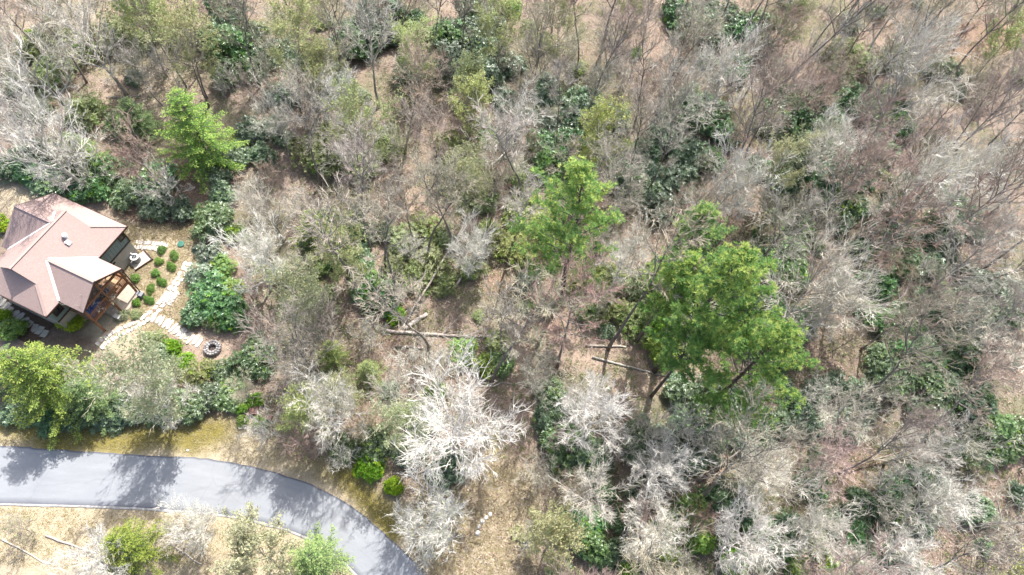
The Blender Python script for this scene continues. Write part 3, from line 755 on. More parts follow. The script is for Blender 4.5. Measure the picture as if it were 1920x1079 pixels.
bark_kind('bud', 'bud', [dict(seed=41, h=11, base=.3, R_=3.3, nl=14, rt=.11, buds=.9), dict(seed=42, h=13, base=.38, R_=3.5, nl=14, rt=.13, buds=.75), dict(seed=43, h=9, base=.24, R_=3.0, nl=13, rt=.1, buds=.95)],
          sub=6, sub2=6, tw=4, tr=.015, twl=.6, bl=.2)
bark_kind('slender', 'grey', [dict(seed=51, h=17, base=.62, R_=2.3, nl=11, rt=.15, asc=(.8, .35)), dict(seed=52, h=18, base=.58, R_=2.6, nl=12, rt=.17, asc=(.85, .4)), dict(seed=53, h=15, base=.5, R_=2.2, nl=11, rt=.12)],
          sub=5, sub2=5, tw=4, tr=.017, twl=.6)
bark_kind('sapling', 'pink', [dict(seed=61, h=6, base=.2, R_=1.7, nl=12, rt=.05, asc=(.7, .3)), dict(seed=62, h=5, base=.15, R_=1.9, nl=12, rt=.05, asc=(.8, .35)), dict(seed=63, h=4, base=.1, R_=1.6, nl=12, rt=.04, buds=.3, bl=.1)],
          sub=5, sub2=4, tw=3, tr=.014, twl=.5)
bark_kind('thicket', 'pale', [dict(seed=66, h=4.2, base=.08, R_=2.1, nl=16, rt=.05, asc=(.75, .3)), dict(seed=67, h=3.4, base=.08, R_=1.9, nl=15, rt=.05, asc=(.85, .35), buds=.2, bl=.1)],
          sub=5, sub2=4, tw=3, tr=.015, twl=.5)

def pine(seed, h, base, R_, rt=.26, lop=0.0):
    r = random.Random(seed); T = MB(); K = MB(); N = MB()
    tp, _ = wander(r, (0, 0, -.3), (r.gauss(0, .04), r.gauss(0, .04), 1), h, 10, .02, .03)
    T.tube(tp, [rt * (1 - .94 * i / 10) + .01 for i in range(11)], 10)
    nw = 13; la = r.uniform(0, 6.28)
    for w in range(nw):
        t = w / (nw - 1); f = base + (.985 - base) * t
        prof = (.5 + .5 * math.sin(math.pi * min(1, .2 + .8 * t))) * (1 - t ** 3 * .75)
        for k in range(r.choice((4, 5, 5, 6))):
            p, _ = lerp_pts(tp, min(.99, f + r.uniform(-.02, .02))); az = k * 1.31 + w * 2.1 + r.uniform(-.3, .3)
            L = R_ * prof * r.uniform(.55, 1.1) * (1 + lop * math.cos(az - la))
            if w < 3 and r.random() < .45: continue
            an = 1.35 - .75 * t + r.uniform(-.15, .15)
            pts, de = wander(r, p, (math.cos(az) * math.sin(an), math.sin(az) * math.sin(an), math.cos(an)), L, 6, .1, .06)
            K.tube(pts, [.05 * (1 - .8 * j / 6) + .008 for j in range(7)], 4, 0, False)
            nb = max(6, int(L * 5.2))
            for j in range(nb):
                u = .3 + .7 * (j + r.random()) / nb; p2, d2 = lerp_pts(pts, min(.99, u)); l = math.sqrt(sum(c_ * c_ for c_ in d2))
                d2 = tilt_dir(r, tuple(c_ / l for c_ in d2), r.uniform(.3, 1.1)); d2 = (d2[0], d2[1], d2[2] * .5 + .2)
                L2 = r.uniform(.4, 1.0); q = tuple(p2[i] + d2[i] * L2 for i in range(3)); K.spike(p2, q, .014)
                for c_ in range(3):
                    ff = .45 + .3 * c_; cc = tuple(p2[i] + (q[i] - p2[i]) * ff + r.gauss(0, .09) for i in range(3))
                    tip = 1 if (r.random() < (.2 + .6 * t) and c_ == 2) or r.random() < .25 * t else 0
                    for _ in range(14):
                        dd = tilt_dir(r, (d2[0] * .6, d2[1] * .6, .8), r.uniform(.2, 1.25))
                        N.leaf(cc, dd, (r.random() - .5, r.random() - .5, r.random()), r.uniform(.22, .42), r.uniform(.02, .038), tip)
    return [('trunk', T.mesh('trunk', [M_pinebark], True)), ('branches', K.mesh('branches', [M_pinebark])), ('needles', N.mesh('needles', [M_needle, M_needle_tip]))]
_pine0 = pine
def pine(*a, **k):
    pr_ = _pine0(*a, **k); kv = np.empty(len(pr_[2][1].vertices) * 3); pr_[2][1].vertices.foreach_get('co', kv); kv = kv.reshape(-1, 3)
    STATS[('pine', sum(1 for q in STATS if q[0] == 'pine'))] = (float(np.percentile(np.hypot(kv[:, 0], kv[:, 1]), 92)), float(np.median(kv[:, 2]))); return pr_
kind('pine', [pine(71, 21, .27, 6.0, .28, .2), pine(72, 21, .42, 5.0, .26, .35), pine(73, 18, .45, 3.4, .2, .2)])

def hemlock(seed, h, R_, dens=1.0, tipf=.35):
    r = random.Random(seed); T = MB(); K = MB(); N = MB()
    T.tube([(0, 0, -.2), (.1, 0, h * .5), (0, .1, h * .98)], [.16, .1, .015], 8)
    nb = int(88 * dens)
    for i in range(nb):
        t = (i + r.random()) / nb; z = h * (.06 + .92 * t); L = R_ * (1 - t) ** .75 * r.uniform(.7, 1.15) + .25; az = i * GA
        an = 1.5 - .6 * t + r.uniform(-.12, .12)
        pts, _ = wander(r, (0, 0, z), (math.cos(az) * math.sin(an), math.sin(az) * math.sin(an), math.cos(an)), L, 5, .09, -.06)
        K.tube(pts, [.035 * (1 - .8 * j / 5) + .006 for j in range(6)], 3, 0, False)
        m_ = max(6, int(L * 9 * dens))
        for j in range(m_):
            u = .12 + .88 * (j + r.random()) / m_; p, d = lerp_pts(pts, min(.99, u)); l = math.sqrt(sum(c_ * c_ for c_ in d)); d = tuple(c_ / l for c_ in d)
            sgn = 1 if j % 2 else -1; a2 = math.atan2(d[1], d[0]) + sgn * r.uniform(.4, 1.1); L2 = r.uniform(.25, .6) * (1.2 - .5 * u)
            d2 = (math.cos(a2), math.sin(a2), r.uniform(-.35, .1))
            for k in range(7):
                f = k / 6; c_ = tuple(p[q] + d2[q] * L2 * f + r.gauss(0, .035) for q in range(3))
                a3 = a2 + (.7 if k % 2 else -.7) + r.uniform(-.3, .3)
                tip = 1 if r.random() < tipf * (u ** 2) * (.4 + f) else 0
                N.leaf(c_, (math.cos(a3) * .9, math.sin(a3) * .9, r.uniform(-.35, .25)), (r.gauss(0, .35), r.gauss(0, .35), 1), r.uniform(.13, .27), .045, tip)
    return [('trunk', T.mesh('trunk', [M_pinebark], True)), ('branches', K.mesh('branches', [M_pinebark])), ('foliage', N.mesh('foliage', [M_hem, M_hem_tip]))]
kind('hemlock', [hemlock(81, 10, 4.2, 1.0, .9), hemlock(82, 9, 4.0, 1.0, .5), hemlock(83, 8, 3.6, .8, 1.3)])

def shrub(seed, nlobe, nros, Lf, wf, mats, flat=.75, ragged=.25, leaves=6, tipmix=0.0, fill=.55):
    """unit-radius evergreen shrub: rosettes of leaves over several uneven lobes"""
    r = random.Random(seed); T = MB(); N = MB()
    lobes = [(0, 0, .45 * flat, .6)]
    for i in range(nlobe):
        a = i * GA + r.uniform(-.5, .5); q = r.uniform(.25, .68); lobes.append((q * math.cos(a), q * math.sin(a), r.uniform(.2, .6) * flat, r.uniform(.25, .46)))
    for lx, ly, lz, lr in lobes:
        pts, _ = wander(r, (r.gauss(0, .06), r.gauss(0, .06), -.08), (lx * 1.2, ly * 1.2, max(.25, lz)), math.sqrt(lx * lx + ly * ly + lz * lz) + .1, 4, .15, .05)
        T.tube(pts, [.03, .025, .02, .015, .008], 4, 0, False)
    tot = sum(l[3] ** 2 for l in lobes)
    for lx, ly, lz, lr in lobes:
        for _ in range(int(nros * lr * lr / tot)):
            u = r.uniform(-.35, 1); a = r.uniform(0, 6.283); s2 = math.sqrt(1 - u * u); n_ = (s2 * math.cos(a), s2 * math.sin(a), u)
            q = lr * (r.uniform(fill, 1.0) + r.gauss(0, ragged * .3)); p = (lx + n_[0] * q, ly + n_[1] * q, max(.03, lz + n_[2] * q * .9))
            ax = (n_[0] * .6 + r.gauss(0, .2), n_[1] * .6 + r.gauss(0, .2), n_[2] * .5 + .6); l = math.sqrt(sum(c_ * c_ for c_ in ax)); ax = tuple(c_ / l for c_ in ax)
            mt = 1 if r.random() < tipmix else 0; z0 = r.uniform(0, 6.28); op = r.uniform(.9, 1.5)
            for k in range(leaves):
                d = tilt_dir(r, ax, op + r.uniform(-.2, .2), z0 + k * 6.283 / leaves)
                N.leaf(p, d, ax, Lf * r.uniform(.7, 1.2), wf * r.uniform(.8, 1.2), mt)
    return [('stems', T.mesh('stems', [M_stem])), ('foliage', N.mesh('foliage', mats))]
kind('rhodo', [shrub(91 + i, 6 + i, 620, .13, .022, [M_rho, M_bright], .8, .35, 6, .05) for i in range(4)])
kind('rhodo_blue', [shrub(101 + i, 6 + i, 520, .13, .022, [M_rho_b, M_rho], .75, .4, 6, .15) for i in range(3)])
kind('bright', [shrub(111 + i, 6, 520, .13, .024, [M_bright, M_lime], .85, .3, 6, .1) for i in range(3)])
kind('lime', [shrub(121, 4, 700, .1, .022, [M_lime, M_bright], .9, .1, 5, .1)])
kind('round', [shrub(126 + i, 3, 420, .17, .02, [M_round, M_bright], .8, .12, 6, .1) for i in range(2)])
kind('sedge', [shrub(131 + i, 6, 360, .13, .024, [M_sedge, M_bright], .8, .4, 5, .1) for i in range(2)])

PLACED = []     # records for the labels
CNT = {}
def place(kd, name, x, y, sc=1.0, rz=0.0, var=None, desc='', cat='tree', group=None, label=None, frac=.68, zs=1.0, lean=(0, 0), noun=None):
    vs = KIND[kd]; i = CNT.get(kd, 0); CNT[kd] = i + 1
    parts = vs[(i if var is None else var) % len(vs)]
    root = empty(name, (x, y, gz(x, y)), rz, (sc, sc, sc * zs)); root.rotation_euler = (lean[0], lean[1], rz)
    for pn, me_ in parts:
        po = put(pn, me_, root)
        if pn in ('buds', 'foliage', 'needles'): po['kind'] = 'stuff'
    root['category'] = cat
    if group: root['group'] = group
    zmax = max(v.co.z for v in parts[0][1].vertices) * sc * zs if kd not in SHRUBK else .5 * sc
    px, py = proj(x, y, gz(x, y) + zmax * frac)
    if label: root['label'] = label
    else: PLACED.append((root, desc, px, py))
    return root
SHRUBK = {'rhodo', 'rhodo_blue', 'bright', 'lime', 'round', 'sedge'}
CROWN_H = {'white': 6.5, 'pale': 9, 'pink': 10.5, 'grey': 11, 'bud': 7.5, 'slender': 13, 'sapling': 3.2, 'thicket': 2, 'pine': 14.5, 'hemlock': 4.5}
RAD = {'white': 4.6, 'pale': 4.6, 'pink': 3.6, 'grey': 3.9, 'bud': 3.3, 'slender': 2.4, 'sapling': 1.7, 'thicket': 2.0, 'pine': 5.0, 'hemlock': 4.0}
NAME = {'white': 'bare_tree', 'pale': 'bare_tree', 'pink': 'maple_tree', 'grey': 'forest_tree', 'bud': 'budding_tree', 'slender': 'slender_tree', 'sapling': 'sapling', 'thicket': 'bare_shrub',
        'pine': 'pine_tree', 'hemlock': 'hemlock_tree', 'rhodo': 'rhododendron', 'rhodo_blue': 'rhododendron', 'bright': 'leafy_shrub', 'lime': 'clipped_shrub', 'round': 'garden_shrub', 'sedge': 'leafy_shrub'}
DESC = {'white': 'bright white bare starburst tree', 'pale': 'whitish bare spreading tree', 'pink': 'reddish twigged bare tree', 'grey': 'grey brown bare tree', 'bud': 'yellow green budding tree', 'slender': 'slim tall straight bare tree',
        'sapling': 'small bare reddish sapling', 'thicket': 'low pale bare shrub', 'rhodo': 'dark green rhododendron', 'rhodo_blue': 'bluish green rhododendron', 'bright': 'bright green leafy shrub', 'sedge': 'pale green leafy shrub', 'hemlock': 'hemlock', 'pine': 'pine'}
GROUP = {'white': 'bright white bare trees', 'pale': 'whitish bare trees', 'pink': 'reddish bare maples', 'grey': 'grey brown bare trees', 'bud': 'budding trees', 'slender': 'slim straight trees', 'sapling': 'bare saplings', 'thicket': 'low bare shrubs',
         'pine': 'tall pines', 'hemlock': 'hemlocks', 'rhodo': 'dark rhododendrons', 'rhodo_blue': 'bluish rhododendrons', 'bright': 'bright green shrubs', 'lime': 'clipped lime shrubs', 'round': 'round garden shrubs', 'sedge': 'pale green shrubs'}
rr = random.Random(77)
TREES = []
def tree_px(kd, px, py, rpx=None, label=None, var=None, rz=None, zs=1.0, lean=(0, 0), hz=None):
    """px,py: photo pixel of the crown's middle; rpx: crown radius in photo pixels"""
    sc = 1.0; RAD_, CH_ = STATS.get((kd, var % len(KIND[kd]) if var is not None else 0), (RAD[kd], CROWN_H[kd]))
    for _ in range(4):
        zc = (hz or CH_) * sc * zs; p = ground(px, py, zc)
        if rpx:
            m_ = math.dist(p, (0, 0, H)) / math.hypot(F, px - W / 2, py - HH / 2); sc = max(.4, min(1.6, rpx * m_ / RAD_))
    TREES.append((p[0], p[1], RAD_ * sc))
    return place(kd, NAME[kd], p[0], p[1], sc, rr.uniform(0, 6.28) if rz is None else rz, var, DESC[kd], 'tree' if kd not in ('thicket',) else 'shrub', GROUP[kd], label, CROWN_H[kd] / 14, zs, lean)
SHR = []
def shrub_px(kd, px, py, rpx, label=None, zs=1.0):
    m_ = mpp(px, py); rm = rpx * m_; p = ground(px, py, .4 * rm * zs)
    SHR.append((p[0], p[1], rm))
    return place(kd, NAME[kd], p[0], p[1], rm * 1.1, rr.uniform(0, 6.28), None, DESC.get(kd, ''), 'shrub', GROUP[kd], label, .5, zs)

# ---- pines
tree_px('pine', 1090, 420, 98, 'lone tall pine with yellow green crown left of the pine cluster', 0, 1.0)
tree_px('pine', 1335, 540, 105, 'largest pine in the middle of the pine cluster', 1, .3)
tree_px('pine', 1425, 665, 98, 'lowest and rightmost pine of the cluster', 0, 2.4)
tree_px('pine', 1312, 430, 48, 'narrow topmost pine of the cluster', 2, 1.2)
tree_px('pine', 1255, 530, 55, 'slim leftmost pine of the cluster', 2, 3.0)
tree_px('pine', 1290, 650, 55, 'small darker pine at the foot of the cluster', 2, 4.4)
# ---- hemlocks
tree_px('hemlock', 370, 255, 82, 'bright yellow green hemlock above the house, beside bare trees', 0, .5)
tree_px('hemlock', 255, 225, 48, 'dark green hemlock left of the bright hemlock above the house', 1, 2)
tree_px('hemlock', 85, 715, 92, 'large yellow tipped hemlock between house and road', 0, 3)
tree_px('hemlock', 165, 745, 60, 'dark hemlock right of the large yellow tipped one above the road', 1, 1)
tree_px('hemlock', 10, 690, 60, 'hemlock cut by the left edge, above the road', 1, 4)
tree_px('hemlock', 235, 1025, 74, 'lime green hemlock below the road at the bottom left', 2, 0)
tree_px('hemlock', 590, 1050, 78, 'lime green hemlock inside the road bend at the bottom', 2, 2)
tree_px('hemlock', 620, 680 - 20, 40, 'small hemlock among bare trees right of the fire ring', 2, 2.2)
tree_px('hemlock', 690, 695, 38, 'lime young hemlock below the fallen trunk, left end', 2, 1.2)
tree_px('hemlock', 150, 290, 50, 'dark hemlock left of the brown bare tree above the house', 1, 5)
tree_px('hemlock', 590, 430, 50, 'green hemlock among slim trees left of the fallen trunk', 1, 3.5)
# ---- prominent bare trees
for a in [('white', 850, 800, 96, 1), ('white', 1122, 785, 68, 0), ('white', 1232, 892, 58, 2), ('white', 1218, 990, 55, 1), ('white', 800, 968, 64, 3), ('white', 652, 188, 44, 0), ('pale', 1535, 550, 96, 1), ('white', 1590, 560, 60, 3),
          ('grey', 562, 625, 74, 1), ('white', 622, 772, 56, 3), ('pale', 722, 740, 46, 0), ('white', 60, 215, 86, 2), ('thicket', 140, 290, 50, 0), ('bud', 325, 45, 62, 1), ('sapling', 260, 292, 55, 1), ('white', 1560, 275, 48, 1),
          ('white', 1375, 130, 58, 0), ('pale', 1300, 165, 75, 1), ('white', 1370, 335, 56, 3), ('white', 475, 480, 50, 3), ('pale', 500, 375, 58, 1), ('white', 295, 735, 48, 3), ('bud', 262, 705, 66, 0), ('bud', 470, 1030, 62, 2),
          ('white', 355, 985, 42, 3), ('white', 180, 1055, 50, 1), ('grey', 455, 720, 34, 3), ('pale', 1100, 920, 60, 2), ('pale', 1840, 470, 80, 1), ('white', 1450, 890, 50, 3), ('white', 1760, 950, 58, 0), ('white', 1400, 1010, 62, 1), ('white', 1680, 1040, 62, 2), ('white', 1420, 740, 0, 1), ('white', 1745, 830, 55, 2),
          ('pale', 1010, 700, 40, 3), ('pale', 520, 215, 42, 0), ('bud', 520, 60, 70, 1), ('white', 1740, 350, 60, 3), ('white', 1840, 330, 60, 1), ('white', 1180, 470, 46, 2), ('white', 1540, 1000, 50, 0), ('white', 880, 460, 40, 3),
          ('bud', 760, 790, 46, 0), ('bud', 570, 770, 40, 2), ('bud', 640, 735, 34, 2), ('thicket', 545, 680, 46, 0), ('thicket', 560, 725, 36, 1), ('thicket', 690, 620, 32, 1), ('thicket', 770, 690, 42, 0), ('thicket', 830, 680, 36, 1), ('thicket', 800, 655, 30, 0), ('sapling', 560, 830, 40, 1), ('thicket', 640, 855, 26, 0), ('sapling', 680, 790, 30, 2), ('bud', 560, 545, 50, 0), ('bud', 640, 460, 44, 2), ('bud', 870, 335, 40, 0), ('bud', 1010, 440, 34, 2), ('bud', 600, 120, 36, 2), ('bud', 780, 90, 36, 0), ('bud', 1130, 250, 44, 2), ('bud', 1480, 300, 36, 0), ('bud', 1040, 1010, 55, 2), ('pink', 590, 600, 40, 1)]:
    if a[3] == 0: continue
    tree_px(a[0], a[1], a[2], a[3], None, a[4])
def tree_base(kd, px, py, top, var):
    g = ground(px, py); h0 = max(v.co.z for v in KIND[kd][var][0][1].vertices); lo, hi = 5.0, 24.0
    for _ in range(20):
        m_ = (lo + hi) / 2
        if proj(g[0], g[1], g[2] + m_)[1] > top: lo = m_
        else: hi = m_
    sc = lo / h0 * .93; TREES.append((g[0], g[1], 2.2 * sc))
    place(kd, NAME[kd], g[0], g[1], sc, rr.uniform(0, 6.28), var, DESC[kd], 'tree', GROUP[kd], None, .75)
for px, py, top, v in [(806, 670, 500, 0), (921, 717, 560, 1), (947, 690, 560, 2), (671, 545, 345, 1), (776, 465, 330, 2), (803, 492, 320, 0), (745, 550, 400, 2), (722, 500, 370, 1), (955, 480, 320, 0), (1140, 655, 480, 1), (392, 200, 60, 1), (350, 165, 30, 0), (315, 215, 90, 2), (695, 470, 300, 0), (850, 470, 300, 1), (885, 120, -40, 0), (862, 135, -20, 2), (1090, 250, 110, 1)]:
    tree_base('slender', px, py, top, v)
# ---- garden shrubs
for i, (px, py) in enumerate([(303, 468), (326, 478), (297, 490), (320, 499), (291, 512), (302, 528), (254, 522), (282, 543), (255, 567), (278, 562)]):
    shrub_px('round', px, py, 11 if i != 6 else 12, ['topmost round garden shrub nearest the house wall', 'top right round garden shrub near the green tank lid', 'round garden shrub right of the air conditioner pad', 'rightmost round garden shrub beside the flagstone path, upper', 'middle round garden shrub of the left row',
              'round garden shrub in the middle beside the flagstone path', 'round garden shrub just below the air conditioner', 'round garden shrub right of the dark storage box', 'lowest left round garden shrub below the patio', 'lowest right round garden shrub near the flagstone path'][i])
shrub_px('sedge', 230, 592, 14, 'faded low shrub below the round garden shrubs, left'); shrub_px('sedge', 255, 590, 12, 'faded low shrub below the round garden shrubs, right')
shrub_px('lime', 0, 420, 24, 'lime clipped shrub at the left edge beside the roof'); shrub_px('lime', 131, 607, 26, 'lime clipped shrub against the lower house wall')
shrub_px('bright', 22, 618, 32, 'bright green shrub below the grey stepping stones, larger'); shrub_px('bright', 5, 590, 18, 'bright green shrub beside the stepping stones at the left edge')
# ---- evergreen shrubs round the garden
for kd, px, py, rp in [('rhodo', 400, 415, 46), ('rhodo', 415, 365, 30), ('rhodo_blue', 410, 335, 26), ('rhodo_blue', 290, 385, 38), ('rhodo', 340, 395, 30), ('rhodo', 240, 360, 36), ('rhodo', 170, 352, 40), ('rhodo', 110, 335, 44), ('rhodo', 55, 325, 40), ('rhodo', 15, 315, 36),
      ('rhodo', 200, 320, 44), ('rhodo', 300, 330, 40), ('rhodo', 130, 300, 46), ('rhodo', 60, 290, 44), ('rhodo_blue', 440, 290, 34), ('rhodo_blue', 470, 245, 36), ('rhodo_blue', 490, 290, 30), ('rhodo', 385, 300, 34), ('rhodo_blue', 395, 480, 34), ('rhodo_blue', 375, 515, 34), ('bright', 415, 500, 30), ('rhodo', 400, 555, 52), ('rhodo', 360, 590, 32),
      ('bright', 430, 545, 36), ('rhodo', 430, 595, 38), ('sedge', 400, 600, 28), ('bright', 322, 656, 25), ('rhodo', 300, 665, 30), ('sedge', 285, 640, 26), ('bright', 348, 676, 22), ('rhodo', 470, 680, 44), ('sedge', 370, 700, 36), ('rhodo', 350, 765, 42), ('rhodo', 300, 770, 38), ('rhodo', 395, 745, 34), ('rhodo', 430, 745, 34), ('rhodo', 240, 770, 40), ('rhodo', 200, 775, 40),
      ('bright', 455, 790, 16), ('bright', 487, 792, 18), ('bright', 480, 750, 18), ('bright', 450, 765, 18), ('rhodo', 480, 640, 22), ('rhodo', 420, 700, 26), ('rhodo', 150, 780, 36), ('rhodo', 90, 780, 36), ('rhodo', 30, 770, 36), ('rhodo_blue', 510, 235, 26), ('bright', 445, 440, 26),
      ('bright', 695, 877, 34), ('bright', 737, 912, 24), ('rhodo', 700, 830, 40), ('rhodo', 640, 845, 34), ('rhodo', 845, 870, 46), ('bright', 870, 660, 36), ('rhodo', 945, 680, 30), ('rhodo', 715, 555, 46), ('bright', 690, 530, 38), ('rhodo', 680, 500, 36), ('bright', 740, 590, 26), ('rhodo_blue', 990, 530, 26), ('bright', 985, 575, 18),
      ('rhodo', 1035, 780, 46), ('rhodo', 1060, 830, 52), ('rhodo', 1100, 850, 44), ('rhodo', 1200, 835, 52), ('rhodo', 1030, 740, 34), ('rhodo', 1350, 935, 40), ('rhodo', 1395, 930, 34), ('bright', 820, 735, 26), ('sedge', 930, 640, 24), ('rhodo', 790, 790, 44), ('rhodo', 770, 850, 40)]:
    shrub_px(kd, px, py, rp)

# ---- the rest of the understorey, drawn to the dark belts of the photograph
BELT = [(850, 90, 100, 80, 'rhodo', 9), (930, 120, 60, 80, 'rhodo_blue', 5), (870, 130, 50, 40, 'rhodo_blue', 4), (1090, 200, 70, 110, 'rhodo_blue', 9), (1050, 260, 50, 60, 'rhodo', 5), (1230, 320, 90, 70, 'rhodo_blue', 12), (1340, 40, 80, 40, 'rhodo', 6), (1400, 80, 60, 60, 'rhodo', 4),
        (1500, 220, 80, 60, 'rhodo', 12), (1600, 240, 90, 70, 'rhodo', 10), (1500, 330, 60, 40, 'rhodo', 7), (1560, 300, 90, 60, 'rhodo_blue', 8), (1300, 250, 60, 90, 'rhodo', 6), (1460, 470, 60, 60, 'rhodo', 7), (1620, 420, 60, 70, 'rhodo', 8), (1750, 400, 70, 100, 'rhodo', 10),
        (1700, 560, 80, 100, 'rhodo', 14), (1740, 680, 90, 90, 'rhodo', 12), (1850, 620, 80, 100, 'rhodo_blue', 9), (1830, 780, 100, 90, 'rhodo', 10), (1440, 790, 90, 60, 'rhodo_blue', 9), (1330, 780, 80, 60, 'rhodo', 7), (1280, 830, 70, 50, 'rhodo_blue', 6), (1560, 760, 80, 60, 'rhodo_blue', 7),
        (1480, 980, 150, 80, 'rhodo', 8), (1700, 960, 160, 90, 'rhodo', 9), (1100, 1030, 120, 50, 'rhodo', 6), (1150, 930, 60, 60, 'rhodo', 5), (440, 60, 40, 80, 'rhodo', 7), (500, 130, 60, 40, 'rhodo', 4), (560, 130, 80, 60, 'rhodo_blue', 5), (700, 60, 60, 60, 'rhodo', 6), (770, 100, 30, 60, 'sedge', 4),
        (650, 300, 100, 60, 'sedge', 8), (860, 320, 60, 50, 'sedge', 6), (1090, 560, 70, 50, 'sedge', 6), (1170, 560, 60, 60, 'sedge', 5), (1240, 590, 50, 80, 'bright', 6), (640, 470, 70, 50, 'rhodo', 6), (720, 490, 60, 60, 'sedge', 5), (820, 480, 100, 60, 'sedge', 6), (560, 540, 40, 50, 'sedge', 4),
        (1300, 500, 60, 100, 'rhodo', 6), (1010, 440, 50, 60, 'sedge', 4), (200, 150, 120, 90, 'sedge', 8), (60, 130, 60, 80, 'sedge', 4), (940, 400, 60, 80, 'sedge', 5), (1420, 600, 90, 70, 'rhodo', 6), (1550, 1040, 200, 40, 'bright', 7), (1300, 1000, 60, 60, 'bright', 5), (1650, 120, 120, 80, 'sedge', 6)]
for bx_, by_, rx_, ry_, kd, n in BELT:
    for _ in range(n):
        for _t in range(12):
            a = rr.uniform(0, 6.283); q = math.sqrt(rr.random()); px, py = bx_ + rx_ * q * math.cos(a), by_ + ry_ * q * math.sin(a)
            g = ground(px, py); rp = rr.uniform(26, 46)
            if all((g[0] - s2[0]) ** 2 + (g[1] - s2[1]) ** 2 > (1.2 + .3 * s2[2]) ** 2 for s2 in SHR): shrub_px(kd, px, py, rp, None, rr.uniform(.9, 1.25)); break

# ---- scattered low green shrubs everywhere in the woods
for _ in range(150):
    px, py = rr.uniform(0, 1920), rr.uniform(0, 1079)
    if (px < 900 and py > 330 and not (px > 520 and py < 800)) or (px < 1040 and py > 740): continue
    g = ground(px, py)
    if any((g[0] - s2[0]) ** 2 + (g[1] - s2[1]) ** 2 < (1.2 + .3 * s2[2]) ** 2 for s2 in SHR): continue
    kd = rr.choice(('sedge', 'sedge', 'rhodo_blue', 'bright') if px < 1300 else ('rhodo', 'rhodo_blue', 'sedge')); shrub_px(kd, px, py, rr.uniform(14, 28))

# ---- the forest
CLEAR = [[(0, 330), (120, 335), (260, 390), (340, 395), (440, 300), (470, 330), (470, 480), (480, 600), (520, 640), (500, 760), (560, 830), (700, 880), (800, 900), (900, 900), (920, 740), (1020, 740), (1030, 900), (1030, 1079), (1000, 1300), (-200, 1300), (-200, 330)],
         [(-60, 230), (480, 200), (470, 330), (-60, 340)], [(520, 640), (500, 570), (640, 560), (700, 530), (940, 530), (1020, 545), (1010, 760), (900, 900), (700, 880), (560, 830)], [(1085, 590), (1210, 600), (1270, 700), (1270, 790), (1170, 790), (1090, 700)], [(720, 330), (770, 330), (840, 440), (830, 500), (760, 480)]]
THIN = [(765, 380, 60), (985, 640, 45), (1130, 650, 55), (1190, 740, 60), (740, 610, 55), (860, 620, 50), (955, 520, 40), (355, 350, 40), (540, 180, 50), (1345, 890, 40), (1580, 880, 50), (1840, 70, 110)]
def allowed(px, py): return not any(in_poly(px, py, c_) for c_ in CLEAR)
def mixfor(px, py):
    if px < 420 and py < 330: return [('pale', 4), ('pink', 2), ('bud', 3), ('grey', 2)]
    if px < 900 and py < 330: return [('pink', 5), ('grey', 3), ('pale', 2), ('bud', 2)]
    if px < 1250 and py < 420: return [('pink', 3), ('grey', 3), ('pale', 3), ('slender', 2), ('bud', 2)]
    if py < 400: return [('grey', 4), ('pink', 3), ('pale', 3), ('bud', 1)]
    if px < 1000: return [('grey', 2), ('pale', 3), ('bud', 5), ('slender', 3), ('pink', 1)]
    if py > 760: return [('pale', 6), ('grey', 4), ('pink', 2), ('bud', 2)]
    return [('grey', 5), ('pale', 4), ('pink', 3), ('bud', 1)]
nfor = 0
PINES = [(1085, 460, 115, 150), (1330, 580, 135, 190), (1430, 690, 120, 110), (1290, 700, 90, 90), (370, 250, 95, 100)]
def kd_dark(k): return k.startswith('rhodo')
for _ in range(9000):
    x, y = rr.uniform(-72, 74), rr.uniform(0, 112)
    g = gz(x, y); bx_, by_ = proj(x, y, g)
    cx_, cy_ = proj(x, y, g + 10)
    if not (-60 < cx_ < 1980 and -70 < cy_ < 1150): continue
    if not allowed(bx_, by_) or not allowed(cx_, cy_): continue
    k = 1.0
    for tx, ty, tr_ in THIN:
        if math.hypot(bx_ - tx, by_ - ty) < tr_ or math.hypot(cx_ - tx, cy_ - ty) < tr_ * .8: k = 2.0
    opts = mixfor(cx_, cy_); kd = rr.choices([o_[0] for o_ in opts], [o_[1] for o_ in opts])[0]
    sc = rr.uniform(.75, 1.12); R0 = RAD[kd] * sc
    if k > 1.5 and rr.random() < .85: continue
    if any(((cx_ - q[0]) / q[2]) ** 2 + ((cy_ - q[1]) / q[3]) ** 2 < 1 for q in PINES): continue
    dens = .66 if cx_ < 700 else .71
    if sum(1 for q in BELT if kd_dark(q[4]) and ((cx_ - q[0]) / (q[2] * 1.1)) ** 2 + ((cy_ - q[1]) / (q[3] * 1.1)) ** 2 < 1): dens *= 1.16
    if any((x - t[0]) ** 2 + (y - t[1]) ** 2 < (dens * (R0 + t[2])) ** 2 for t in TREES): continue
    if proj(x, y, g + 14 * sc)[1] < -30 and by_ < -10: continue
    TREES.append((x, y, R0)); nfor += 1
    place(kd, NAME[kd], x, y, sc, rr.uniform(0, 6.28), rr.randrange(9), DESC[kd], 'tree', GROUP[kd], None, CROWN_H[kd] / 14, rr.uniform(.9, 1.1), (rr.gauss(0, .05), rr.gauss(0, .05)))
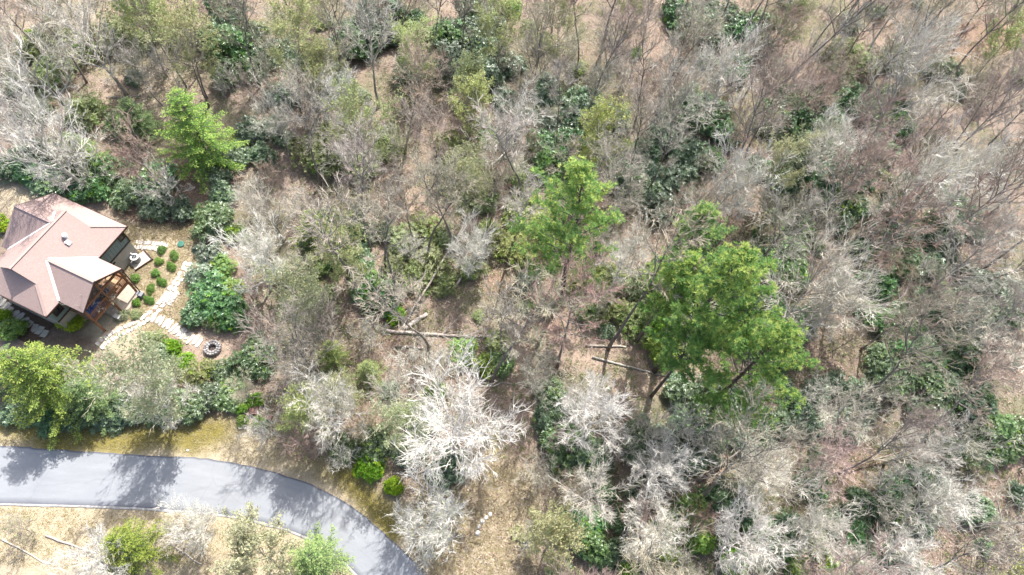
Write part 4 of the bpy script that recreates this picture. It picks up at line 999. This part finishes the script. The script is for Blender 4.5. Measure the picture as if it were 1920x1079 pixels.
# saplings and low bare shrubs between the trees
SM = []
for _ in range(4000):
    if len(SM) > 210: break
    x, y = rr.uniform(-72, 74), rr.uniform(2, 104); g = gz(x, y); bx_, by_ = proj(x, y, g)
    if not (-20 < bx_ < 1940 and -20 < by_ < 1100): continue
    ok = allowed(bx_, by_) 
    if not ok: continue
    if any((x - t[0]) ** 2 + (y - t[1]) ** 2 < 9 for t in SM) or any((x - t[0]) ** 2 + (y - t[1]) ** 2 < 1.0 for t in TREES): continue
    SM.append((x, y)); kd = rr.choice(('sapling', 'thicket', 'thicket'))
    place(kd, NAME[kd], x, y, rr.uniform(.7, 1.15), rr.uniform(0, 6.28), rr.randrange(9), DESC[kd], 'tree' if kd == 'sapling' else 'shrub', GROUP[kd], None, .5)
for px, py, kd in [(190, 590, 'thicket'), (215, 575, 'thicket'), (480, 400, 'thicket'), (340, 1000, 'thicket'), (560, 800, 'sapling'), (600, 850, 'sapling'), (1000, 900, 'thicket'), (990, 1010, 'thicket'), (370, 1020, 'sapling'), (60, 1000, 'sapling'), (505, 900 - 80, 'thicket')]:
    g = ground(px, py); place(kd, NAME[kd], g[0], g[1], .8, 0, None, DESC[kd], 'tree' if kd == 'sapling' else 'shrub', GROUP[kd], None, .5)
print('forest', nfor, 'small', len(SM), 'shrubs', len(SHR), CNT)

# ---- fallen trunks
M_log = barky('weathered_log', (.46, .41, .36), (.3, .26, .225), 4, .15)
M_logd = barky('dark_log', (.26, .22, .19), (.17, .145, .125), 4, .15)
def log(p, q, r0, r1, label, seed, mat=M_log, lift=0.0, br=0):
    r_ = random.Random(seed); a = ground(*p); b2 = ground(*q); n = 8; pts = []
    o_ = (a[0], a[1], gz(a[0], a[1]))
    for i in range(n + 1):
        t = i / n; x = a[0] + (b2[0] - a[0]) * t; y = a[1] + (b2[1] - a[1]) * t
        pts.append((x - o_[0] + r_.gauss(0, .04), y - o_[1] + r_.gauss(0, .04), gz(x, y) - o_[2] + (r0 + (r1 - r0) * t) * .85 + lift * (t if lift > 0 else 1)))
    root = empty('fallen_trunk', o_); tag(root, label, 'log', 'fallen trunks')
    mb = MB(); mb.tube(pts, [r0 + (r1 - r0) * i / n for i in range(n + 1)], 9); mb.build('trunk', mat, root, True)
    if br:
        K = MB(); d = Vector(pts[-1]) - Vector(pts[0]); d.normalize()
        for _ in range(br):
            t = r_.uniform(.55, 1); p0, _d = lerp_pts(pts, t); dd = tilt_dir(r_, tuple(d), r_.uniform(.2, .8)); dd = (dd[0], dd[1], abs(dd[2]) * .6 + .05)
            pt, _d = wander(r_, p0, dd, r_.uniform(1.2, 3.2), 4, .1, .0); K.tube(pt, [.045, .035, .028, .02, .01], 4, 0, False)
            for _ in range(7):
                p2, d2 = lerp_pts(pt, r_.uniform(.2, .99)); d3 = tilt_dir(r_, Vector(d2).normalized(), r_.uniform(.3, .8)); L = r_.uniform(.4, 1.1); K.spike(p2, tuple(p2[i] + d3[i] * L for i in range(3)), .018)
        K.build('branches', bk['pale'][1], root)
log((716, 622), (905, 634), .2, .12, 'long pale fallen trunk lying level across the clearing', 1, br=14)
log((758, 618), (800, 590), .24, .2, 'thick short fallen trunk above the long level one', 2)
log((724, 610), (800, 560), .1, .06, 'thin fallen pole slanting up left of the thick short trunk', 3)
log((760, 605), (880, 440), .15, .06, 'long pale trunk leaning up to the right from the clearing', 4, lift=3.5, br=14)
log((850, 545), (925, 440), .13, .05, 'pale trunk leaning up to the right below the lone pine', 5, lift=3.0, br=12)
log((740, 650), (800, 655), .16, .12, 'short dark fallen piece just below the long level trunk', 6, M_logd)
log((1098, 649), (1175, 651), .14, .1, 'short pale fallen trunk between lone pine and cluster', 7)
log((1110, 672), (1335, 728), .13, .07, 'long thin pale trunk lying below the pine cluster', 8, br=8)
log((905, 712), (1010, 728), .09, .05, 'thin pale trunk above the large white bare tree', 9, br=10)
log((960, 1003), (1003, 1028), .24, .18, 'thick grey log beside the dirt trail at the bottom', 10, M_logd)
log((1385, 872), (1440, 905), .12, .08, 'short pale broken trunk in the lower right woods', 11)
log((1310, 905), (1425, 815), .14, .06, 'dark trunk slanting up to the right in the lower woods', 12, M_logd, 1.5, 10)
log((755, 870), (812, 935), .08, .05, 'thin dark pole lying right of the bright roadside shrubs', 13, M_logd)
log((1520, 900), (1720, 840), .12, .05, 'dark fallen trunk with branches in the right hand woods', 14, M_logd, 1.2, 12)
log((200, 184), (265, 180), .09, .06, 'thin pale fallen pole above the hemlocks', 15)
log((0, 1010), (95, 1060), .08, .05, 'thin pole lying on the dry bank below the road', 16)
log((88, 1005), (185, 1040), .1, .06, 'pale pole on the bank left of the lime hemlock', 17)
log((320, 1020), (380, 1060), .08, .05, 'thin pole on the bank right of the lime hemlock', 18)

# ---- litter that nobody could count
r = random.Random(5)
M_stick = leafy('fallen_twig', [(.2, .16, .13), (.34, .29, .25), (.48, .43, .38)], 0, .9, .1, 0.0, 0, 0)
M_dead = leafy('dead_leaf', [(.17, .115, .08), (.28, .2, .145), (.4, .305, .23), (.5, .41, .32)], .1, .8, .15, 0, 0, 0)
M_sprig = leafy('ground_sprig', [(.09, .15, .04), (.15, .21, .07), (.24, .28, .1)], .3, .6, .2, 0, 0, 0)
M_straw = leafy('dry_grass_blade', [(.36, .29, .16), (.46, .39, .24), (.56, .5, .34), (.28, .27, .1)], .25, .7, .15, 0, 0, 0)
st, dl, spg, gr = MB(), MB(), MB(), MB()
def inroad(x, y): return float(dist_line(np.array([x]), np.array([y]), RM[::4])[0])
for i in range(60000):
    px, py = r.uniform(-20, 1940), r.uniform(-20, 1100)
    al = allowed(px, py) or (500 < px < 1300 and 300 < py < 860)
    if not al and not (py > 780 and px > 780): 
        if not (330 < py < 780 and px > 240 and r.random() < .25): continue
    g = ground(px, py); x, y, z = g
    if al and i % 4 == 0 or (not al and i % 5 == 0):
        a = r.uniform(0, 6.283); L = r.uniform(.4, 1.6); st.spike((x, y, z + .04), (x + L * math.cos(a), y + L * math.sin(a), z + .05 + r.uniform(0, .25)), r.uniform(.012, .03))
    elif i % 4 == 1 and al:
        for _ in range(7):
            a = r.uniform(0, 6.283); e = r.uniform(.2, .9); spg.leaf((x + r.gauss(0, .14), y + r.gauss(0, .14), z + r.uniform(.05, .3)), (math.cos(a) * math.cos(e), math.sin(a) * math.cos(e), math.sin(e)), (r.gauss(0, .4), r.gauss(0, .4), 1), r.uniform(.12, .24), .045)
    else:
        for _ in range(3):
            a = r.uniform(0, 6.283); dl.leaf((x + r.gauss(0, .3), y + r.gauss(0, .3), z + r.uniform(.03, .08)), (math.cos(a), math.sin(a), r.uniform(-.1, .4)), (r.gauss(0, .5), r.gauss(0, .5), 1), r.uniform(.12, .24), r.uniform(.04, .07))
for i in range(26000):
    if i % 2: px, py = r.uniform(-10, 860), r.uniform(790, 1100)
    else: px, py = (r.uniform(225, 370), r.uniform(420, 620)) if i % 4 == 0 else (r.uniform(780, 1010), r.uniform(880, 1100))
    g = ground(px, py); x, y, z = g
    if i % 2 and not 2.7 < inroad(x, y) < 7.5: continue
    for _ in range(5):
        a = r.uniform(0, 6.283); e = r.uniform(.25, 1.2); gr.leaf((x + r.gauss(0, .12), y + r.gauss(0, .12), z + .005), (math.cos(a) * math.cos(e), math.sin(a) * math.cos(e), math.sin(e)), (r.gauss(0, .4), r.gauss(0, .4), 1), r.uniform(.1, .22), .018)
for mb, nm, mt in ((st, 'fallen_twigs', M_stick), (dl, 'leaf_litter', M_dead), (spg, 'ground_cover', M_sprig), (gr, 'dry_grass', M_straw)):
    o = mb.build(nm, mt); o['kind'] = 'stuff'
    o['label'] = {'fallen_twigs': 'fallen twigs scattered over the forest floor', 'leaf_litter': 'brown dead leaves covering the forest floor', 'ground_cover': 'low green sprigs on the forest floor', 'dry_grass': 'short dry grass along road, trail and garden'}[nm]
    o['category'] = {'fallen_twigs': 'twigs', 'leaf_litter': 'leaves', 'ground_cover': 'plants', 'dry_grass': 'grass'}[nm]

# ------------------------------------------------------------------ labels that single each plant out
ROWS = [['at the top left corner', 'along the top edge above the bright hemlock', 'along the top edge, left of centre', 'along the top edge, right of centre', 'along the top edge above the pine cluster', 'at the top right corner'],
        ['directly above the house roof', 'right of the bright hemlock', 'up and left of the lone pine', 'around the top of the lone pine', 'just above the pine cluster', 'at the right edge, upper half'],
        ['around the house', 'right of the garden shrubs', 'above the long fallen trunk', 'between lone pine and pine cluster', 'level with the pine cluster, right', 'at the right edge, mid height'],
        ['between house and road', 'right of the fire ring', 'below the long fallen trunk', 'below the lone pine', 'below the pine cluster', 'at the right edge, lower half'],
        ['along the road at bottom left', 'around the road bend', 'at the bottom by the trail', 'at the bottom, right of the trail', 'along the bottom edge, right of centre', 'at the bottom right corner']]
ORD = ['first', 'second', 'third', 'fourth', 'fifth', 'sixth', 'seventh', 'eighth', 'ninth', 'tenth', 'eleventh', 'twelfth', 'thirteenth', 'fourteenth', 'fifteenth', 'sixteenth', 'seventeenth', 'eighteenth', 'nineteenth', 'twentieth'] + ['twenty-' + q for q in ('first', 'second', 'third', 'fourth', 'fifth', 'sixth', 'seventh', 'eighth', 'ninth')] + ['thirtieth'] + ['thirty-' + q for q in ('first', 'second', 'third', 'fourth', 'fifth', 'sixth', 'seventh', 'eighth', 'ninth')]
cells = {}
for o, desc, px, py in PLACED:
    cx_ = min(5, max(0, int(px // 320))); cy_ = min(4, max(0, int(py // 216)))
    cells.setdefault((desc, cy_, cx_), []).append((px, o))
for (desc, cy_, cx_), lst in cells.items():
    lst.sort(key=lambda t: t[0]); n = len(lst)
    for i, (px, o) in enumerate(lst):
        if n == 1: o['label'] = desc + ' ' + ROWS[cy_][cx_]
        elif i == 0: o['label'] = desc + ', leftmost of those ' + ROWS[cy_][cx_]
        elif i == n - 1: o['label'] = desc + ', rightmost of those ' + ROWS[cy_][cx_]
        else: o['label'] = desc + ', ' + ORD[min(i, 38)] + ' from left ' + ROWS[cy_][cx_]
